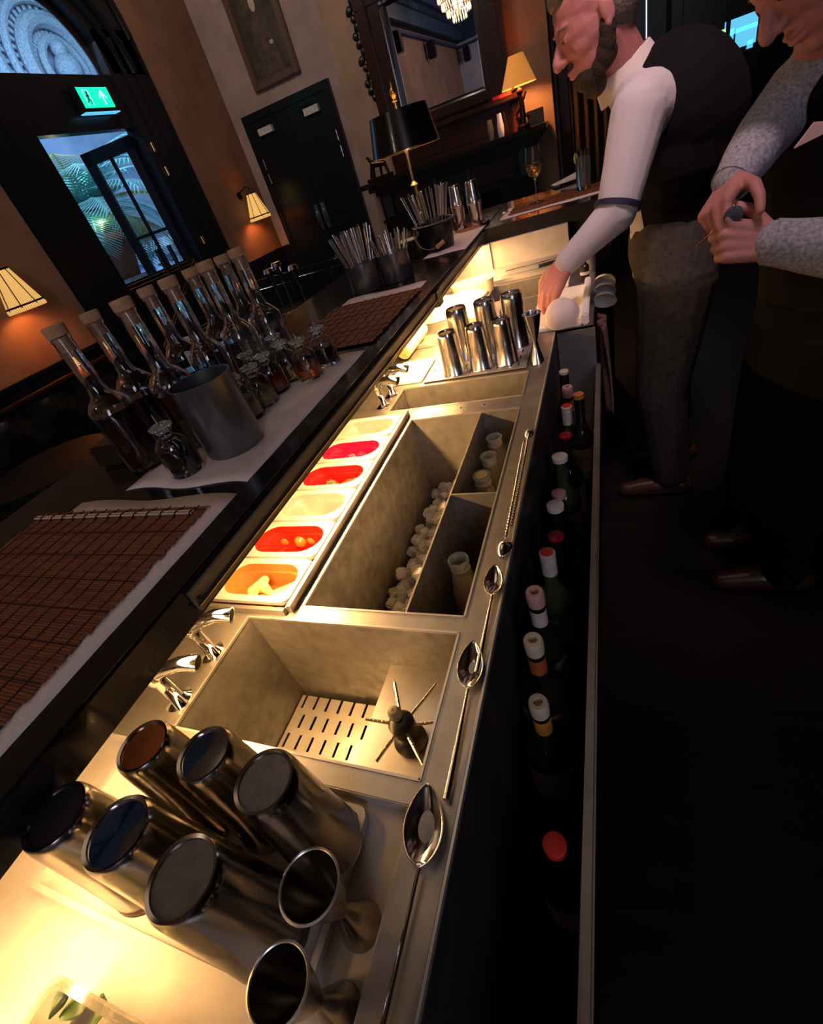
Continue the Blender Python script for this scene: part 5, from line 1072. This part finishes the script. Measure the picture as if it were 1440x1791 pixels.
# shirt
mb = MB(); limb(mb, [NB + Vector((.012, 0, -.02)), chest, hip], [.078, .14, .135]); limb(mb, [NB + Vector((.02, -.02, -.05)), Sn + Vector((.01, .02, 0))], [.064, .07]); ell(mb, chest + Vector((.0, 0, .03)), (.12, .15, .14), frame((1, 0, .3), (0, 0, 1)))
Em = Sn.lerp(En, .5)
limb(mb, [Sn + Vector((.02, .05, 0)), Sn, Em, En], [.085, .074, .064, .056]); limb(mb, [En, En.lerp(Wn, .5), En.lerp(Wn, .93)], [.055, .043, .036]); limb(mb, [Sf, Ef, Ef.lerp(Wf, .8)], [.072, .055, .036])
for k in range(5): # folds
    q = Sn.lerp(En, .50 + .1 * k); mb.sphere(q + Vector((-.012 * (-1) ** k, -.018, 0)), 1, 14, (.052, .045, .014), frame(((-1) ** k * .5, 0, 1), (1, 0, .4)))
rel(remeshed(mb, 'shirt', 'shirt', pm, .006, 3))
mb = MB(); d = (En - Sn).normalized(); mt = Matrix.Translation(Sn.lerp(En, .93)) @ d.to_track_quat('Z', 'Y').to_matrix().to_4x4(); mb.lathe([(.060, -.007), (.0635, -.007), (.0625, .007), (.059, .007), (.060, -.007)], 36, caps=False, mtx=mt); rel(mb.build('arm_band', 'band', pm))
mb = MB(); dn = (NB - HC).normalized(); mt = Matrix.Translation(NB + Vector((-.004, 0, .0))) @ Vector((-.45, -.05, .9)).to_track_quat('Z', 'Y').to_matrix().to_4x4(); mb.lathe([(.090, -.026), (.080, .026), (.076, .028), (.075, .024), (.084, -.026), (.090, -.026)], 40, caps=False, mtx=mt); rel(mb.build('collar', 'collar', pm))
mb = MB(); ell(mb, chest + Vector((.005, 0, .045)), (.160, .205, .195), frame((1, 0, .35), (0, 0, 1))); limb(mb, [NB + Vector((.055, .05, -.045)), chest + Vector((.005, 0, 0)), chest.lerp(hip, .6) + Vector((.02, .0, 0))], [.07, .155, .15])
limb(mb, [NB + Vector((.05, -.03, -.05)), Sn + Vector((.055, .07, .0))], [.06, .06]); limb(mb, [chest + Vector((.0, -.06, -.05)), chest + Vector((.02, .08, -.05))], [.14, .14])
rel(remeshed(mb, 'waistcoat', 'vest', pm, .006, 4))
mb = MB(); limb(mb, [hip + Vector((0, -.04, .05)), Ln, Kn, An + Vector((0, 0, .02))], [.145, .12, .088, .072]); limb(mb, [hip + Vector((0, .04, .05)), Lf, Kf, Af + Vector((0, 0, .02))], [.145, .12, .088, .072]); rel(remeshed(mb, 'trousers', 'trouser', pm, .007, 4))
for A in (An, Af):
    mb = MB(); f = A.copy(); f.z = FL + .045; limb(mb, [f + Vector((.05, 0, -.002)), f + Vector((-.06, 0, -.003)), f + Vector((-.17, -.01, -.012))], [.042, .043, .03]); mb.cone(f, f + Vector((0, 0, .07)), .045, .05); rel(remeshed(mb, 'shoe', 'leath', pm, .005, 2))
# ---- bartender standing at the right
pw = thing('person', 'bartender in grey striped shirt and black waistcoat standing at the right edge, hands together', 'person', (.47, 1.42, FL)); o_ = Vector((.47, 1.42, FL))
Rh = frame((-.72, -.30, -.62), (-.6, 0, 1)); HC = ay(1343, 66, 1.26) - Rh @ Vector((.112, 0, -.027)); NB = ay(1452, 92, 1.38)
RS = ay(1400, 158, 1.42); RE = ay(1335, 238, 1.33); RW = ay(1281, 318, 1.24); LS = Vector((.60, 1.24, .42)); LE = ay(1530, 440, 1.12); LW = ay(1352, 424, 1.14)
hip = Vector((.49, 1.42, -.02)); chest = Vector((.47, 1.42, .30))
mb = MB(); head(mb, HC, Rh, 1.0)
limb(mb, [HC + Vector((.03, .01, -.04)), NB, chest, hip], [.05, .055, .09, .09]); limb(mb, [NB, RS, RE, RW], [.05, .045, .034, .025]); limb(mb, [NB, LS, LE, LW], [.05, .045, .034, .026])
for dy in (-.1, .1): limb(mb, [hip, hip + Vector((0, dy, -.04)), hip + Vector((-.02, dy, -.45)), hip + Vector((0, dy, -.83))], [.09, .075, .05, .036])
H1 = ay(1247, 378, 1.17); d = (H1 - RW).normalized(); hand(mb, RW, frame(d, (-.75, -.45, .35)), (.65, .8, .95, 1.05), thumb=1, s=.95)
d = (ay(1290, 424, 1.14) - LW).normalized(); hand(mb, LW, frame(d, (-.1, -.93, .35)), (1.15, 1.2, 1.25, 1.3), thumb=-1, s=.95, spread=.01, tcurl=1.5)
rel(remeshed(mb, 'body', 'skin', pw, .0034, 2))
T = lambda x, y, z: HC + Rh @ Vector((x, y, z))
mb = MB(); ell(mb, T(-.034, 0, .052), (.092, .082, .082), Rh); ell(mb, T(-.05, 0, .0), (.062, .076, .07), Rh); ell(mb, T(.035, 0, .09), (.05, .055, .03), Rh); rel(remeshed(mb, 'hair', 'hair2', pw, .004, 3))
for sy in (-1, 1):
    mb = MB(); mb.tube([T(.086, .016 * sy, .024), T(.086, .03 * sy, .03), T(.076, .046 * sy, .026)], [.0025, .003, .002], 8); rel(mb.build('eyebrow', 'hair2', pw))
for sy in (-1, 1):
    mb = MB(); mb.sphere(T(.0850, .029 * sy, .0045), .0052, 12); rel(mb.build('eye', 'dark', pw))
mb = MB(); limb(mb, [NB + Vector((.0, 0, -.03)), chest, hip], [.075, .13, .13]); limb(mb, [RS + Vector((.03, .0, 0)), RS, RE, RE.lerp(RW, .5), RE.lerp(RW, .98)], [.07, .062, .052, .046, .036]); limb(mb, [LS, LE, LE.lerp(LW, .6), LE.lerp(LW, 1.0)], [.065, .056, .046, .038]); rel(remeshed(mb, 'shirt', 'shirt2', pw, .005, 3))
mb = MB()
for q, dd, rr in ((LW, (LE - LW).normalized(), .0385), (RW, (RE - RW).normalized(), .036)):
    mt = Matrix.Translation(q) @ dd.to_track_quat('Z', 'Y').to_matrix().to_4x4(); mb.lathe([(rr * .8, -.006), (rr, -.006), (rr * 1.05, .03), (rr * .98, .032), (rr * .8, -.006)], 32, caps=False, mtx=mt)
rel(mb.build('cuff', 'shirt2', pw))
mb = MB(); ell(mb, chest + Vector((0, 0, .02)), (.155, .165, .19), frame((1, 0, 0), (0, 0, 1))); limb(mb, [NB + Vector((.05, .02, -.06)), chest, hip], [.075, .155, .15]); limb(mb, [NB + Vector((.03, -.05, -.06)), chest + Vector((.03, -.04, .05))], [.07, .13]); rel(remeshed(mb, 'waistcoat', 'vest', pw, .006, 4))
mb = MB(); mb.lathe([(.15, .0), (.165, -.2), (.17, -.62), (.165, -.62), (.15, 0)], 40, (hip.x, hip.y, hip.z + .04), caps=False, sx=1.0, sy=1.15); rel(mb.build('apron', 'apron', pw))
mb = MB()
for dy in (-.1, .1): limb(mb, [hip + Vector((0, dy * .5, .0)), hip + Vector((0, dy, -.06)), hip + Vector((-.02, dy, -.45)), hip + Vector((0, dy, -.82))], [.13, .11, .08, .065])
rel(remeshed(mb, 'trousers', 'apron', pw, .008, 3))
for dy in (-.1, .1):
    f = Vector((hip.x, hip.y + dy, FL + .045)); mb = MB(); limb(mb, [f + Vector((.05, 0, -.002)), f + Vector((-.06, 0, -.003)), f + Vector((-.17, -.01, -.012))], [.042, .043, .03]); mb.cone(f, f + Vector((0, 0, .07)), .045, .05); rel(remeshed(mb, 'shoe', 'leath', pw, .006, 2))
q = ay(1432, 224, 1.21); mb = MB(); mb.prism([(-.035, -.012), (.04, -.012), (.03, .012), (.012, .004), (-.005, .012)], -.003, .003, 'y'); mb.bm.verts.ensure_lookup_table(); bmesh.ops.transform(mb.bm, matrix=Matrix.Translation(q) @ Matrix.Rotation(-.25, 4, 'Y'), verts=mb.bm.verts); rel(mb.build('pocket_square', 'pocket', pw))
# things in the hands
q = ay(1278, 372, 1.165); o = thing('strainer', 'small brass spring strainer held in the standing bartender hands', 'strainer', q); mb = MB(); mb.tube([(.011 * math.cos(t), .0007 * t - .02, .011 * math.sin(t)) for t in [2 * PI * k / 12 for k in range(85)]], .0014, 6); mb.build('spring', 'brass', o)
MB().lathe([(0, 0), (.015, 0), (.016, .002), (0, .003)], 24, mtx=Matrix.Translation((0, -.026, 0)) @ Matrix.Rotation(PI / 2, 4, 'X')).build('plate', 'dull', o)
a = ay(1268, 385, 1.17); b = ay(1218, 432, 1.12); o = thing('brass_spoon', 'thin brass bar spoon pointing down from the standing bartender hand', 'spoon', a); MB().tube([(0, 0, 0), b - a], .0022, 8).build('stem', 'brass', o)
